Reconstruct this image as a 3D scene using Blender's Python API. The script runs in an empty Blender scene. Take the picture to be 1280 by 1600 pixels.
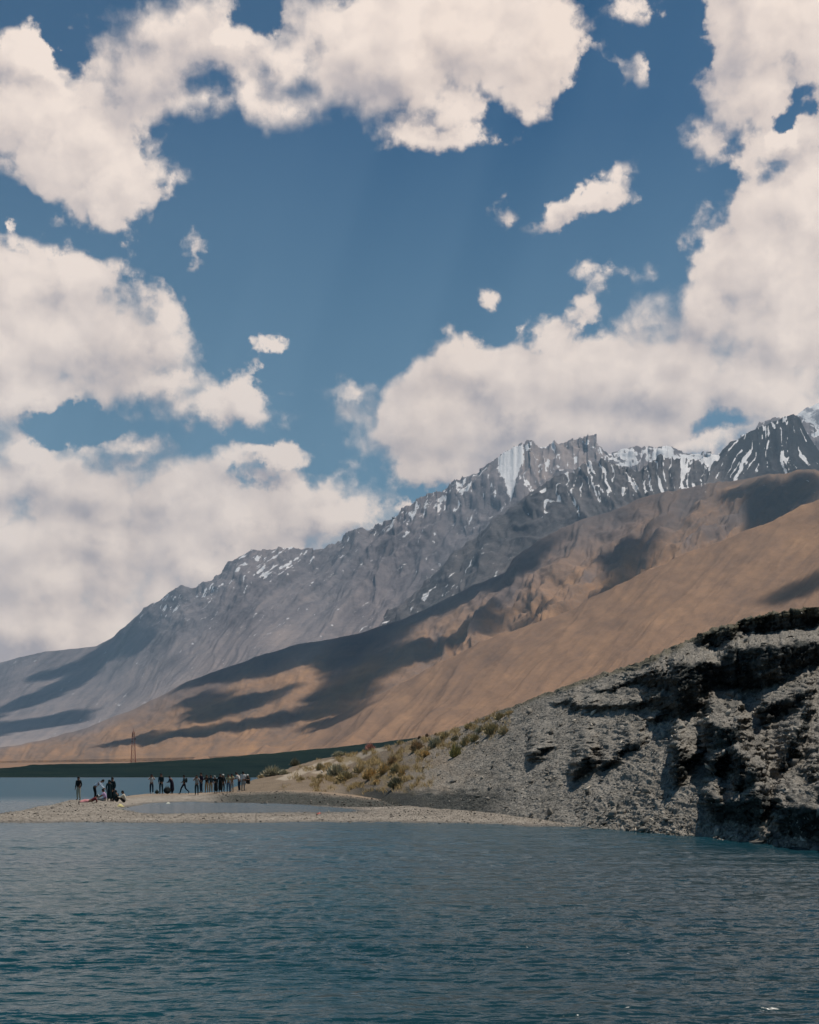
import bpy, math, random
import numpy as np
from math import radians as R

# ------------------------------------------------------------------ camera, sky, sun, exposure
SC = bpy.context.scene
COL = SC.collection
F = 2198.0            # focal length in pixels of the 1280 x 1600 photograph
HX, HY = 640.0, 1207.0  # principal column and horizon row
CAMZ = 2.4            # eye height over the lake

cam_d = bpy.data.cameras.new("camera")
cam = bpy.data.objects.new("camera", cam_d)
COL.objects.link(cam)
cam.location = (0, 0, CAMZ)
cam.rotation_euler = (R(90), 0, 0)
cam_d.sensor_fit = 'VERTICAL'
cam_d.sensor_width = 24
cam_d.sensor_height = 30
cam_d.lens = 30 * F / 1600
cam_d.shift_y = (HY - 800) / 1600
cam_d.clip_start = 0.5
cam_d.clip_end = 200000
SC.camera = cam

SC.view_settings.view_transform = 'Standard'
SC.view_settings.look = 'None'
SC.view_settings.exposure = 0.0
SC.view_settings.gamma = 1.0
SC.cycles.max_bounces = 6
SC.cycles.diffuse_bounces = 2
SC.cycles.glossy_bounces = 3
SC.cycles.transparent_max_bounces = 16
SC.cycles.volume_bounces = 0
SC.cycles.sample_clamp_indirect = 4.0
SC.cycles.sample_clamp_direct = 1.5

SUN_DIR = np.array([0.30, 0.15, 0.94])
SUN_DIR /= np.linalg.norm(SUN_DIR)
SUN_EL = math.asin(SUN_DIR[2])
SUN_AZ = math.atan2(SUN_DIR[0], SUN_DIR[1])      # clockwise from +Y

sun_d = bpy.data.lights.new("sun", 'SUN')
sun_d.energy = 4.4
sun_d.angle = R(0.45)
sun_d.color = (1.0, 0.93, 0.83)
sun = bpy.data.objects.new("sun", sun_d)
COL.objects.link(sun)
from mathutils import Vector
sun.rotation_euler = Vector([-float(c) for c in SUN_DIR]).to_track_quat('-Z', 'Y').to_euler()
sun.location = (20, 20, 60)


class NT:
    """small helper for building node trees"""
    def __init__(self, tree):
        self.t = tree
        tree.nodes.clear()

    def n(self, typ, **kw):
        nd = self.t.nodes.new(typ)
        for k, v in kw.items():
            setattr(nd, k, v)
        return nd

    def put(self, sock, v):
        if isinstance(v, bpy.types.NodeSocket):
            self.t.links.new(v, sock)
        elif v is not None:
            sock.default_value = v

    def m(self, op, a, b=None, c=None, clamp=False):
        nd = self.n('ShaderNodeMath', operation=op, use_clamp=clamp)
        for i, v in enumerate((a, b, c)):
            self.put(nd.inputs[i], v)
        return nd.outputs[0]

    def vm(self, op, a, b=None, scale=None):
        nd = self.n('ShaderNodeVectorMath', operation=op)
        self.put(nd.inputs[0], a)
        self.put(nd.inputs[1], b)
        if scale is not None:
            self.put(nd.inputs['Scale'], scale)
        return nd.outputs[0]

    def noise(self, vec, scale, detail=6, rough=0.55, lac=2.0, typ='FBM', dist=0.0, out='Fac', dims='3D'):
        nd = self.n('ShaderNodeTexNoise', noise_dimensions=dims)
        nd.noise_type = typ
        if vec is not None:
            self.t.links.new(vec, nd.inputs['Vector'])
        nd.inputs['Scale'].default_value = scale
        nd.inputs['Detail'].default_value = detail
        nd.inputs['Roughness'].default_value = rough
        nd.inputs['Lacunarity'].default_value = lac
        nd.inputs['Distortion'].default_value = dist
        return nd.outputs[out]

    def mr(self, v, a, b, c=0.0, d=1.0, smooth=True, clamp=True):
        nd = self.n('ShaderNodeMapRange', interpolation_type='SMOOTHSTEP' if smooth else 'LINEAR')
        if not smooth:
            nd.clamp = clamp
        for i, x in enumerate((v, a, b, c, d)):
            self.put(nd.inputs[i], x)
        return nd.outputs[0]

    def mix(self, f, a, b, typ='RGBA', blend='MIX'):
        nd = self.n('ShaderNodeMix', data_type=typ)
        if typ == 'RGBA':
            nd.blend_type = blend
            self.put(nd.inputs[0], f)
            self.put(nd.inputs[6], a)
            self.put(nd.inputs[7], b)
            return nd.outputs[2]
        self.put(nd.inputs[0], f)
        self.put(nd.inputs[2], a)
        self.put(nd.inputs[3], b)
        return nd.outputs[0]

    def xyz(self, x, y, z):
        nd = self.n('ShaderNodeCombineXYZ')
        for i, v in enumerate((x, y, z)):
            self.put(nd.inputs[i], v)
        return nd.outputs[0]

    def sep(self, v):
        nd = self.n('ShaderNodeSeparateXYZ')
        self.put(nd.inputs[0], v)
        return nd.outputs


# cumulus in the sky: x, y of the sky chart (1280 wide), half axes, turn in degrees, strength
CLOUDS = [
    # upper band
    (40, 85, 70, 42, 0, 1), (60, 195, 150, 75, 12, 1.1), (150, 265, 85, 62, 20, 1), (172, 315, 36, 38, 0, .9), (245, 292, 34, 22, 0, .7),
    (250, 110, 115, 80, -20, 1.1), (330, 60, 130, 75, 0, 1.1), (270, 35, 80, 45, 0, 1), (385, 135, 105, 62, 15, .9), (440, 165, 58, 42, 20, .8),
    (545, 60, 110, 75, 0, 1), (620, 95, 130, 85, 0, 1.1), (730, 60, 175, 95, 0, 1.15), (845, 50, 95, 80, 20, 1), (700, 155, 95, 32, 0, .85),
    (470, 70, 85, 55, 0, .9), (682, 214, 70, 22, -4, 1.0), (990, 12, 55, 22, 0, .75), (950, 90, 24, 18, 0, .50), (1000, 98, 20, 26, 0, .46), (1045, 100, 24, 14, 0, .42),
    # upper right
    (1190, 60, 105, 95, 0, 1.1), (1275, 90, 100, 100, 0, 1.1), (1205, 130, 85, 60, 30, 1), (1255, 225, 95, 40, -15, .95), (1165, 250, 60, 20, 20, .65), (1090, 205, 42, 42, 0, .58), (1130, 150, 40, 60, 0, .42),
    (1180, 175, 60, 30, 25, .7),
    # right bank
    (1255, 335, 110, 85, 0, 1.1), (1210, 420, 125, 80, -35, 1.1), (1110, 480, 125, 60, -35, 1), (1040, 545, 130, 60, -25, 1), (1260, 520, 170, 130, 0, 1.2), (1150, 600, 220, 80, 0, 1.2),
    (940, 585, 115, 52, -12, 1), (865, 610, 105, 55, 0, 1), (780, 622, 85, 55, 0, 1), (738, 585, 45, 48, 0, 1), (685, 655, 85, 52, -20, 1), (640, 685, 58, 32, 0, .95), (700, 725, 90, 35, 0, 1),
    (1000, 665, 300, 52, 0, 1.2), (830, 690, 190, 60, 0, 1.2),
    # small ones
    (900, 318, 66, 24, -28, .85), (955, 280, 46, 17, -30, .52), (790, 348, 36, 32, 0, .46), (945, 425, 58, 30, 0, .52), (912, 470, 85, 26, -42, .44), (875, 520, 44, 26, 0, .44), (1000, 460, 40, 50, 0, .24),
    (752, 482, 26, 24, 0, .66), (810, 516, 28, 16, 0, .54), (425, 523, 27, 16, 0, .72), (298, 405, 24, 36, 25, .40), (567, 617, 42, 23, 0, .95), (613, 630, 24, 14, 0, .34),
    (428, 715, 60, 19, -4, 1.0), (525, 750, 100, 24, -4, .50), (8, 352, 24, 12, 0, .7),
    # left
    (45, 455, 105, 55, 0, 1), (112, 435, 52, 44, 0, 1), (0, 520, 150, 110, 0, 1.2), (135, 530, 125, 80, 0, 1.15), (225, 515, 78, 58, 0, 1), (248, 505, 48, 50, 0, 1),
    (50, 620, 115, 45, 0, 1), (235, 595, 85, 36, 5, 1), (310, 635, 75, 33, 5, 1), (362, 628, 40, 40, 0, 1), (440, 640, 32, 34, 0, .42), (205, 692, 62, 19, 0, .8), (40, 700, 70, 50, 0, 1),
    (40, 750, 140, 50, 0, 1.1), (140, 775, 170, 50, 0, 1.1), (260, 790, 165, 62, 0, 1.2), (385, 815, 130, 48, 0, 1.1), (490, 812, 85, 40, 0, 1), (560, 805, 55, 26, 0, .9), (630, 792, 26, 14, 0, .8),
    (150, 835, 280, 75, 0, 1.35), (800, 650, 190, 62, 0, 1.35), (1010, 605, 190, 80, 0, 1.4), (440, 85, 66, 52, 0, 1.1), (100, 890, 280, 100, 0, 1.3), (330, 870, 170, 60, 0, 1.2), (40, 980, 330, 90, 0, 1.3),
]
HOLES = [(330, 128, 36, 17, 0, .24), (105, 660, 38, 22, 0, .55), (408, 6, 22, 28, 40, .6), (1108, 660, 24, 12, 10, .42),
         (915, 115, 26, 40, 0, .3), (1255, 175, 14, 24, 30, .36), (1060, 60, 30, 60, 0, .5), (100, 70, 14, 26, -40, .3)]

world = bpy.data.worlds.new("World")
SC.world = world
world.use_nodes = True


def build_world():
    g = NT(world.node_tree)
    out = g.n('ShaderNodeOutputWorld')
    bg = g.n('ShaderNodeBackground')
    g.t.links.new(bg.outputs[0], out.inputs[0])
    tc = g.n('ShaderNodeTexCoord')
    d = tc.outputs['Generated']
    sky = g.n('ShaderNodeTexSky', sky_type='NISHITA')
    sky.sun_disc = False
    sky.sun_elevation = SUN_EL
    sky.sun_rotation = SUN_AZ
    sky.altitude = 4250
    sky.air_density = 1.0
    sky.dust_density = 0.6
    sky.ozone_density = 3.0
    x, y, z = g.sep(d)
    ys = g.m('MAXIMUM', y, 0.02)
    u = g.m('DIVIDE', x, ys)
    v = g.m('DIVIDE', z, ys)
    px = g.m('MULTIPLY_ADD', u, F, HX)
    py = g.m('MULTIPLY_ADD', v, -F, HY)
    # stereographic sky coordinates for the noise: seamless in front of, beside and above the viewer
    den = g.m('MAXIMUM', g.m('ADD', y, 1.0), 0.05)
    st = g.xyz(g.m('DIVIDE', g.m('MULTIPLY', x, 2.0), den), g.m('DIVIDE', g.m('MULTIPLY', z, 2.0), den), 0.0)
    # soft turbulence of the chart, so that every outline is ragged
    w1 = g.noise(st, 10.0, 2, 0.5, out='Color', dims='2D')
    w2 = g.noise(st, 36.0, 6, 0.64, out='Color', dims='2D')

    def madd(a, s, o):
        o_ = g.vm('MULTIPLY_ADD', a, s)
        if isinstance(o, tuple):
            o_.node.inputs[2].default_value = o
        else:
            g.t.links.new(o, o_.node.inputs[2])
        return o_
    q = madd(w1, (80.0, 64.0, 0.0), g.xyz(g.m('ADD', px, -40.0), g.m('ADD', py, -32.0), 0.0))
    q = madd(w2, (80.0, 70.0, 0.0), g.vm('ADD', q, (-40.0, -35.0, 0.0)))
    def field(q):
        turned = {0: q}
        acc = None

        def blob(b):
            ang = int(round(b[4] / 20.0) * 20)
            ca, sa = math.cos(R(ang)), math.sin(R(ang))
            if ang not in turned:
                d1 = g.n('ShaderNodeVectorMath', operation='DOT_PRODUCT')
                d2 = g.n('ShaderNodeVectorMath', operation='DOT_PRODUCT')
                for nd_, vv in ((d1, (ca, sa, 0)), (d2, (-sa, ca, 0))):
                    g.t.links.new(q, nd_.inputs[0])
                    nd_.inputs[1].default_value = vv
                turned[ang] = g.xyz(d1.outputs['Value'], d2.outputs['Value'], 0.0)
            cx, cy = ca * b[0] + sa * b[1], -sa * b[0] + ca * b[1]
            sx, sy = 1 / (2.0 * b[2]), 1 / (2.0 * b[3])
            o_ = madd(turned[ang], (sx, sy, 0.0), (-cx * sx, -cy * sy, 0.0))
            ln = g.n('ShaderNodeVectorMath', operation='LENGTH')
            g.t.links.new(o_, ln.inputs[0])
            return g.m('MULTIPLY_ADD', ln.outputs['Value'], -float(b[5]), float(b[5]))
        for b in CLOUDS:
            s = blob(b)
            if acc is None:
                acc = s
            else:
                nd = g.n('ShaderNodeMath', operation='SMOOTH_MAX')
                g.put(nd.inputs[0], acc)
                g.put(nd.inputs[1], s)
                nd.inputs[2].default_value = 0.25
                acc = nd.outputs[0]
        acc = g.m('MAXIMUM', acc, -0.4)
        for b in HOLES:
            acc = g.m('MULTIPLY_ADD', g.m('MAXIMUM', blob(b), 0.0), -2.0, acc)
        return acc
    acc = field(q)
    acc_sun = field(g.vm('ADD', q, (16.0, -34.0, 0.0)))
    relief_ = g.m('SUBTRACT', acc, acc_sun)
    # the part of the sky beyond the chart: scattered cumulus
    outm = g.m('MAXIMUM', g.mr(g.m('ABSOLUTE', u), 0.36, 0.6), g.m('MAXIMUM', g.mr(v, 0.62, 0.85), g.mr(y, 0.1, 0.02)))
    gen = g.m('MULTIPLY_ADD', g.noise(st, 4.0, 3, 0.5, dims='2D'), 1.7, -0.88)
    acc = g.mix(outm, acc, gen, 'FLOAT')
    # lumps
    def lumps(vec, det=6):
        a = g.noise(vec, 26.0, det, 0.58, dims='2D')
        vo = g.n('ShaderNodeTexVoronoi', feature='SMOOTH_F1', voronoi_dimensions='2D')
        g.t.links.new(vec, vo.inputs['Vector'])
        vo.inputs['Scale'].default_value = 32.0
        vo.inputs['Detail'].default_value = 2.0
        vo.inputs['Roughness'].default_value = 0.55
        vo.inputs['Smoothness'].default_value = 0.6
        return g.m('MULTIPLY_ADD', vo.outputs['Distance'], -0.5, a)
    dd = madd(w2, (0.014, 0.014, 0.0), st)
    l0 = lumps(dd)
    l1 = lumps(g.vm('ADD', dd, (0.012, 0.016, 0.0)), 5)
    c = g.m('ADD', acc, g.m('MULTIPLY_ADD', l0, 0.75, -0.20))
    soft = g.mr(g.noise(st, 7.0, 1, 0.5, dims='2D'), 0.35, 0.65, 0.24, 0.62)
    mask = g.mr(c, 0.20, g.m('ADD', 0.20, soft))
    # light and dark of the cumulus
    body = g.mr(c, 0.40, 1.15)
    dif = g.m('SUBTRACT', l0, l1)
    big = g.noise(g.vm('MULTIPLY', st, (1.0, 1.5, 1.0)), 8.5, 3, 0.5, dims='2D')
    shade = g.m('MULTIPLY_ADD', dif, 0.65, 0.60)
    shade = g.m('MULTIPLY_ADD', relief_, g.m('MULTIPLY_ADD', outm, -1.1, 1.1), shade)
    shade = g.m('ADD', shade, g.m('MULTIPLY_ADD', big, 1.25, -0.60))
    shade = g.m('MULTIPLY_ADD', body, -0.12, shade, clamp=True)
    ramp = g.n('ShaderNodeValToRGB')
    e = ramp.color_ramp.elements
    e[0].position = 0.05
    e[0].color = (0.52, 0.455, 0.455, 1)
    e[1].position = 0.95
    e[1].color = (1.10, 0.92, 0.79, 1)
    k = ramp.color_ramp.elements.new(0.5)
    k.color = (0.85, 0.71, 0.63, 1)
    g.t.links.new(shade, ramp.inputs[0])
    skyc = g.vm('MULTIPLY', sky.outputs[0], (0.023, 0.059, 0.066))
    hz = g.mr(z, 0.0, 0.42, 1.0, 0.0, smooth=False)
    skyc = g.mix(g.m('MULTIPLY', hz, 0.85), skyc, (0.23, 0.39, 0.46, 1))
    col = g.mix(mask, skyc, ramp.outputs[0])
    g.t.links.new(col, bg.inputs['Color'])
    bg.inputs['Strength'].default_value = 1.0


build_world()
world.cycles.sampling_method = 'MANUAL'
world.cycles.sample_map_resolution = 256


# ------------------------------------------------------------------ noise and mesh helpers
def _hash(ix, iy, iz, seed):
    h = (ix.astype(np.int64) * 374761393 + iy.astype(np.int64) * 668265263 + iz.astype(np.int64) * 2147483647 + seed * 1274126177) & 0x7fffffff
    h = ((h ^ (h >> 13)) * 1274126177) & 0x7fffffff
    h = ((h ^ (h >> 16)) * 668265263) & 0x7fffffff
    return h ^ (h >> 15)


def perlin2(x, y, seed=0):
    x = np.asarray(x, float)
    y = np.asarray(y, float)
    x0 = np.floor(x)
    y0 = np.floor(y)
    fx, fy = x - x0, y - y0
    u = fx * fx * fx * (fx * (fx * 6 - 15) + 10)
    v = fy * fy * fy * (fy * (fy * 6 - 15) + 10)
    zz = np.zeros_like(x0)

    def gr(dx, dy):
        a = _hash(x0 + dx, y0 + dy, zz, seed) * (2 * math.pi / 0x7fffffff)
        return np.cos(a) * (fx - dx) + np.sin(a) * (fy - dy)
    return ((gr(0, 0) * (1 - u) + gr(1, 0) * u) * (1 - v) + (gr(0, 1) * (1 - u) + gr(1, 1) * u) * v) * 1.5


def fbm2(x, y, seed=0, octv=5, gain=0.5, lac=2.03):
    s, a, n = 0.0, 1.0, 0.0
    for i in range(octv):
        s = s + a * perlin2(x, y, seed + i * 17)
        n += a
        a *= gain
        x, y = x * lac + 3.7, y * lac + 1.3
    return s / n * 1.4


def ridged2(x, y, seed=0, octv=5, gain=0.5, lac=2.03):
    s, a, n = 0.0, 1.0, 0.0
    for i in range(octv):
        r = 1 - np.abs(perlin2(x, y, seed + i * 31)) * 1.6
        s = s + a * r * np.abs(r)
        n += a
        a *= gain
        x, y = x * lac + 5.1, y * lac + 2.9
    return s / n


def perlin3(x, y, z, seed=0):
    x0, y0, z0 = np.floor(x), np.floor(y), np.floor(z)
    f = [x - x0, y - y0, z - z0]
    w = [t * t * t * (t * (t * 6 - 15) + 10) for t in f]
    tot = 0
    for dx in (0, 1):
        for dy in (0, 1):
            for dz in (0, 1):
                h = _hash(x0 + dx, y0 + dy, z0 + dz, seed)
                a = (h & 1023) * (2 * math.pi / 1023)
                c = ((h >> 10) & 1023) / 511.5 - 1
                s = np.sqrt(np.maximum(0, 1 - c * c))
                g_ = np.cos(a) * s * (f[0] - dx) + np.sin(a) * s * (f[1] - dy) + c * (f[2] - dz)
                tot = tot + g_ * (w[0] if dx else 1 - w[0]) * (w[1] if dy else 1 - w[1]) * (w[2] if dz else 1 - w[2])
    return tot * 1.4


def fbm3(x, y, z, seed=0, octv=4, gain=0.5, lac=2.03):
    s, a, n = 0.0, 1.0, 0.0
    for i in range(octv):
        s = s + a * perlin3(x, y, z, seed + i * 13)
        n += a
        a *= gain
        x, y, z = x * lac + 1.7, y * lac + 4.1, z * lac + 2.2
    return s / n * 1.4


def sstep(a, b, x):
    t = np.clip((x - a) / (b - a), 0, 1)
    return t * t * (3 - 2 * t)


def rank(a):
    r = np.empty(a.size)
    r[np.argsort(a, axis=None)] = np.linspace(0, 1, a.size)
    return r.reshape(a.shape)


def inpoly(px, py, poly):
    ins = np.zeros(px.shape, bool)
    n = len(poly)
    for i in range(n):
        x1, y1 = poly[i]
        x2, y2 = poly[(i + 1) % n]
        if y1 == y2:
            continue
        c = ((y1 > py) != (y2 > py)) & (px < (x2 - x1) * (py - y1) / (y2 - y1) + x1)
        ins ^= c
    return ins


def blur(a, r, axis=None):
    for ax in ((0, 1) if axis is None else (axis,)):
        k = np.ones(2 * r + 1) / (2 * r + 1)
        p = np.pad(a, [(r, r) if i == ax else (0, 0) for i in range(2)], mode='edge')
        a = np.apply_along_axis(lambda m_: np.convolve(m_, k, 'valid'), ax, p)
    return a


def interp(pts, x):
    p = np.array(pts, float)
    return np.interp(x, p[:, 0], p[:, 1])


def mesh_from(name, verts, faces_flat, loop_n, mat, smooth=True, parent=None):
    """verts (n,3); faces_flat vertex indices, loop_n corners per face (scalar)"""
    me = bpy.data.meshes.new(name)
    nv = len(verts)
    nf = len(faces_flat) // loop_n
    me.vertices.add(nv)
    me.vertices.foreach_set('co', np.asarray(verts, np.float32).ravel())
    me.loops.add(nf * loop_n)
    me.loops.foreach_set('vertex_index', np.asarray(faces_flat, np.int32))
    me.polygons.add(nf)
    me.polygons.foreach_set('loop_start', np.arange(0, nf * loop_n, loop_n, dtype=np.int32))
    if smooth:
        me.polygons.foreach_set('use_smooth', np.ones(nf, bool))
    me.update(calc_edges=True)
    me.validate()
    me.materials.append(mat)
    o = bpy.data.objects.new(name, me)
    COL.objects.link(o)
    if parent:
        o.parent = parent
    return o


def grid_faces(nr, nc):
    i = np.arange(nr * nc).reshape(nr, nc)
    q = np.stack([i[:-1, :-1], i[:-1, 1:], i[1:, 1:], i[1:, :-1]], -1)
    return q.reshape(-1)


def grid_mesh(name, P, mat, attrs=None, smooth=True):
    nr, nc = P.shape[:2]
    o = mesh_from(name, P.reshape(-1, 3), grid_faces(nr, nc), 4, mat, smooth)
    for k, v in (attrs or {}).items():
        a = o.data.attributes.new(k, 'FLOAT', 'POINT')
        a.data.foreach_set('value', np.asarray(v, np.float32).ravel())
    return o


def structure(o):
    o['kind'] = 'structure'
    return o


def new_mat(name):
    m = bpy.data.materials.new(name)
    m.use_nodes = True
    g = NT(m.node_tree)
    out = g.n('ShaderNodeOutputMaterial')
    b = g.n('ShaderNodeBsdfPrincipled')
    g.t.links.new(b.outputs[0], out.inputs[0])
    b.inputs['Roughness'].default_value = 0.9
    b.inputs['Specular IOR Level'].default_value = 0.15
    return m, g, b


def attr(g, name):
    a = g.n('ShaderNodeAttribute', attribute_type='GEOMETRY')
    a.attribute_name = name
    return a.outputs['Fac']


def pos(g):
    return g.n('ShaderNodeNewGeometry').outputs['Position']


def ramp(g, fac, stops):
    r = g.n('ShaderNodeValToRGB')
    e = r.color_ramp.elements
    while len(e) < len(stops):
        e.new(0.5)
    for el, (p, c) in zip(e, stops):
        el.position = p
        el.color = (*c, 1)
    g.t.links.new(fac, r.inputs[0])
    return r.outputs[0]


def bump(g, b, h, dist, strength=1.0):
    nd = g.n('ShaderNodeBump')
    nd.inputs['Strength'].default_value = strength
    nd.inputs['Distance'].default_value = dist
    g.t.links.new(h, nd.inputs['Height'])
    g.t.links.new(nd.outputs[0], b.inputs['Normal'])


# ------------------------------------------------------------------ mountains
def smooth1(a, sig):
    r = int(3 * sig)
    k = np.exp(-0.5 * (np.arange(-r, r + 1) / sig) ** 2)
    k /= k.sum()
    e0 = a[0] - (a[1] - a[0]) * np.arange(r, 0, -1)
    e1 = a[-1] + (a[-1] - a[-2]) * np.arange(1, r + 1)
    return np.convolve(np.concatenate([e0, a, e1]), k, 'valid')


def relief(cols, base, ridge_full, Yb, slope, nrow, sig=14):
    """A hillside grown from its foot to its crest, column by column, at true distance.
    base, ridge: rows on the picture for each column; slope(t, cols) = rise over run"""
    t = np.linspace(0, 1, nrow)
    ridge = smooth1(ridge_full, sig)
    rest = ridge_full - ridge
    base = smooth1(base, sig)
    Yb = smooth1(Yb, sig)
    PY = base[None, :] + (ridge - base)[None, :] * t[:, None]
    K = (HY - PY) / F
    Y = np.zeros_like(K)
    Z = np.zeros_like(K)
    Y[0] = Yb
    Z[0] = CAMZ + K[0] * Yb
    for i in range(1, nrow):
        S = slope(t[i], i)
        Y[i] = (CAMZ - Z[i - 1] + Y[i - 1] * S) / (S - K[i])
        Z[i] = CAMZ + K[i] * Y[i]
    # crags only near the crest
    PY = PY + rest[None, :] * (t[:, None] ** 7)
    Z = CAMZ + (HY - PY) / F * Y
    Z[0] -= 60 + 0.01 * Y[0]
    X = (cols[None, :] - HX) / F * Y
    P = np.stack([X, Y, Z], -1)
    PX = np.broadcast_to(cols[None, :], K.shape)
    T = np.broadcast_to(t[:, None], K.shape)
    return P, PX, PY, T


def normals(P):
    dr = np.gradient(P, axis=0)
    dc = np.gradient(P, axis=1)
    n = np.cross(dc, dr)
    n /= np.linalg.norm(n, axis=-1, keepdims=True) + 1e-9
    return n


def add_back(P, runs):
    """rows beyond the crest, falling away behind it"""
    rows = [P]
    last = P[-1]
    for dy, dz in runs:
        q = last.copy()
        q[:, 0] *= (q[:, 1] + dy) / q[:, 1]
        q[:, 1] += dy
        q[:, 2] += dz
        rows.append(q[None])
    return np.concatenate(rows, 0)


def pad_rows(a, n):
    return np.concatenate([a, np.repeat(a[-1:], n, 0)], 0)


def mountain_material(name, stops, scale, snow=True, bumpd=20.0, contrast=1.0):
    m, g, b = new_mat(name)
    p = pos(g)
    tone = attr(g, 'tone')
    n1 = g.noise(p, scale, 8, 0.6)
    n2 = g.noise(p, scale * 9, 6, 0.65)
    f = g.m('ADD', tone, g.m('ADD', g.m('MULTIPLY_ADD', n1, 0.7 * contrast, -0.35 * contrast), g.m('MULTIPLY_ADD', n2, 0.5 * contrast, -0.25 * contrast)), clamp=True)
    sp = g.noise(p, scale * 70, 4, 0.75)
    f = g.m('ADD', f, g.m('MULTIPLY_ADD', sp, 0.44, -0.22), clamp=True)
    if scale > 0.0021:
        sc_ = g.noise(p, scale * 210, 2, 0.5)
        f = g.m('SUBTRACT', f, g.m('MULTIPLY', g.mr(sc_, 0.56, 0.70), 0.30), clamp=True)
    c = ramp(g, f, stops)
    if name == 'hill_earth':
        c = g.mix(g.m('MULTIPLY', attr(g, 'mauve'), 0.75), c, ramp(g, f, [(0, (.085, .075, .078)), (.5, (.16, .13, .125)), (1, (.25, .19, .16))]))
    if snow:
        s = attr(g, 'snow')
        nz = g.noise(p, scale * 14, 6, 0.7)
        sm = g.mr(g.m('ADD', s, g.m('MULTIPLY_ADD', nz, 0.5, -0.25)), 0.45, 0.56)
        c = g.mix(sm, c, (0.80, 0.78, 0.78, 1))
    g.put(b.inputs['Base Color'], c)
    bump(g, b, g.m('ADD', n2, g.noise(p, scale * 30, 5, 0.7)), bumpd)
    return m


def selfsim(kmax, c0, c1, p):
    return lambda t, i: np.maximum(kmax, 0.012) * (c0 + c1 * t ** p)


mats = {}
mats['far_peak'] = mountain_material('far_peak_rock', [(0, (.16, .16, .19)), (1, (.3, .3, .33))], 0.0012, True, 8)
mats['range'] = mountain_material('range_rock', [(0, (.08, .07, .075)), (.3, (.195, .168, .172)), (.6, (.30, .245, .23)), (1, (.39, .29, .23))], 0.0016, True, 9)
mats['spur'] = mountain_material('spur_rock', [(0, (.022, .027, .033)), (.3, (.08, .075, .078)), (.5, (.155, .136, .134)), (.75, (.245, .195, .168)), (1, (.31, .225, .17))], 0.002, True, 8)
mats['hills'] = mountain_material('hill_earth', [(0, (.10, .082, .075)), (.3, (.180, .120, .086)), (.62, (.31, .178, .098)), (1, (.45, .255, .125))], 0.0022, True, 3.0, 0.7)
mats['slope'] = mountain_material('slope_earth', [(0, (.125, .086, .067)), (.4, (.215, .132, .085)), (.7, (.30, .178, .105)), (1, (.41, .24, .13))], 0.003, False, 1.5, 0.7)
mats['far_shore'] = mountain_material('wet_meadow', [(0, (.045, .075, .042)), (.5, (.08, .12, .06)), (1, (.13, .15, .075))], 0.02, False, 0.5)

LAYERS = {}


def keep(name, P, PX, PY, T):
    LAYERS[name] = (P, PX, PY, T)


RIDGE1 = [(-160, 1062), (-80, 1050), (0, 1033), (60, 1019), (110, 1012), (150, 1008), (175, 995), (200, 974), (225, 955), (250, 935), (275, 916), (300, 911),
          (330, 900), (350, 886), (372, 868), (390, 860), (410, 857), (440, 855), (480, 852), (500, 854), (520, 848), (550, 832), (575, 824), (600, 806), (625, 798), (650, 783),
          (670, 768), (690, 764), (727, 742), (760, 722), (777, 713), (800, 698), (818, 692), (840, 692), (858, 690), (880, 683), (895, 679), (915, 678), (933, 673), (941, 682),
          (950, 694), (960, 699), (990, 697), (1004, 698), (1017, 704), (1040, 704), (1062, 701), (1085, 702), (1103, 699), (1126, 705), (1145, 690), (1157, 674), (1170, 676),
          (1215, 655), (1250, 655), (1300, 700), (1440, 760)]


def jag(cols, amt, seed, sc=9.0):
    return -amt * (np.abs(fbm2(cols / sc, cols * 0 + seed, seed, 4, 0.6)) - 0.25) * 2


def build_far_peak():
    cols = np.arange(1130, 1500, 3.0)
    ridge = interp([(1130, 800), (1180, 745), (1215, 690), (1236, 655), (1250, 643), (1262, 637), (1280, 632), (1310, 612), (1370, 596), (1430, 640), (1500, 700)], cols) + jag(cols, 1.5, 5)
    base = np.full_like(cols, 860.0)
    P, PX, PY, T = relief(cols, base, ridge, np.full_like(cols, 8000.0), selfsim((HY - smooth1(ridge, 14)) / F, 0.9, 2.2, 1.0), 90)
    n = normals(P)
    h = 60 * fbm2(PX / 30, PY / 30, 3)
    P = P + n * h[..., None]
    snow = 0.50 + 0.22 * fbm2(PX / 20, PY / 14, 9) - 0.35 * sstep(800, 860, PY)
    tone = 0.5 + 0.2 * fbm2(PX / 25, PY / 25, 12)
    P = add_back(P, [(200, -100), (700, -500), (1500, -1500)])
    structure(grid_mesh('snow_peak', P, mats['far_peak'], {'tone': pad_rows(tone, 3), 'snow': pad_rows(snow, 3)}))


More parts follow.
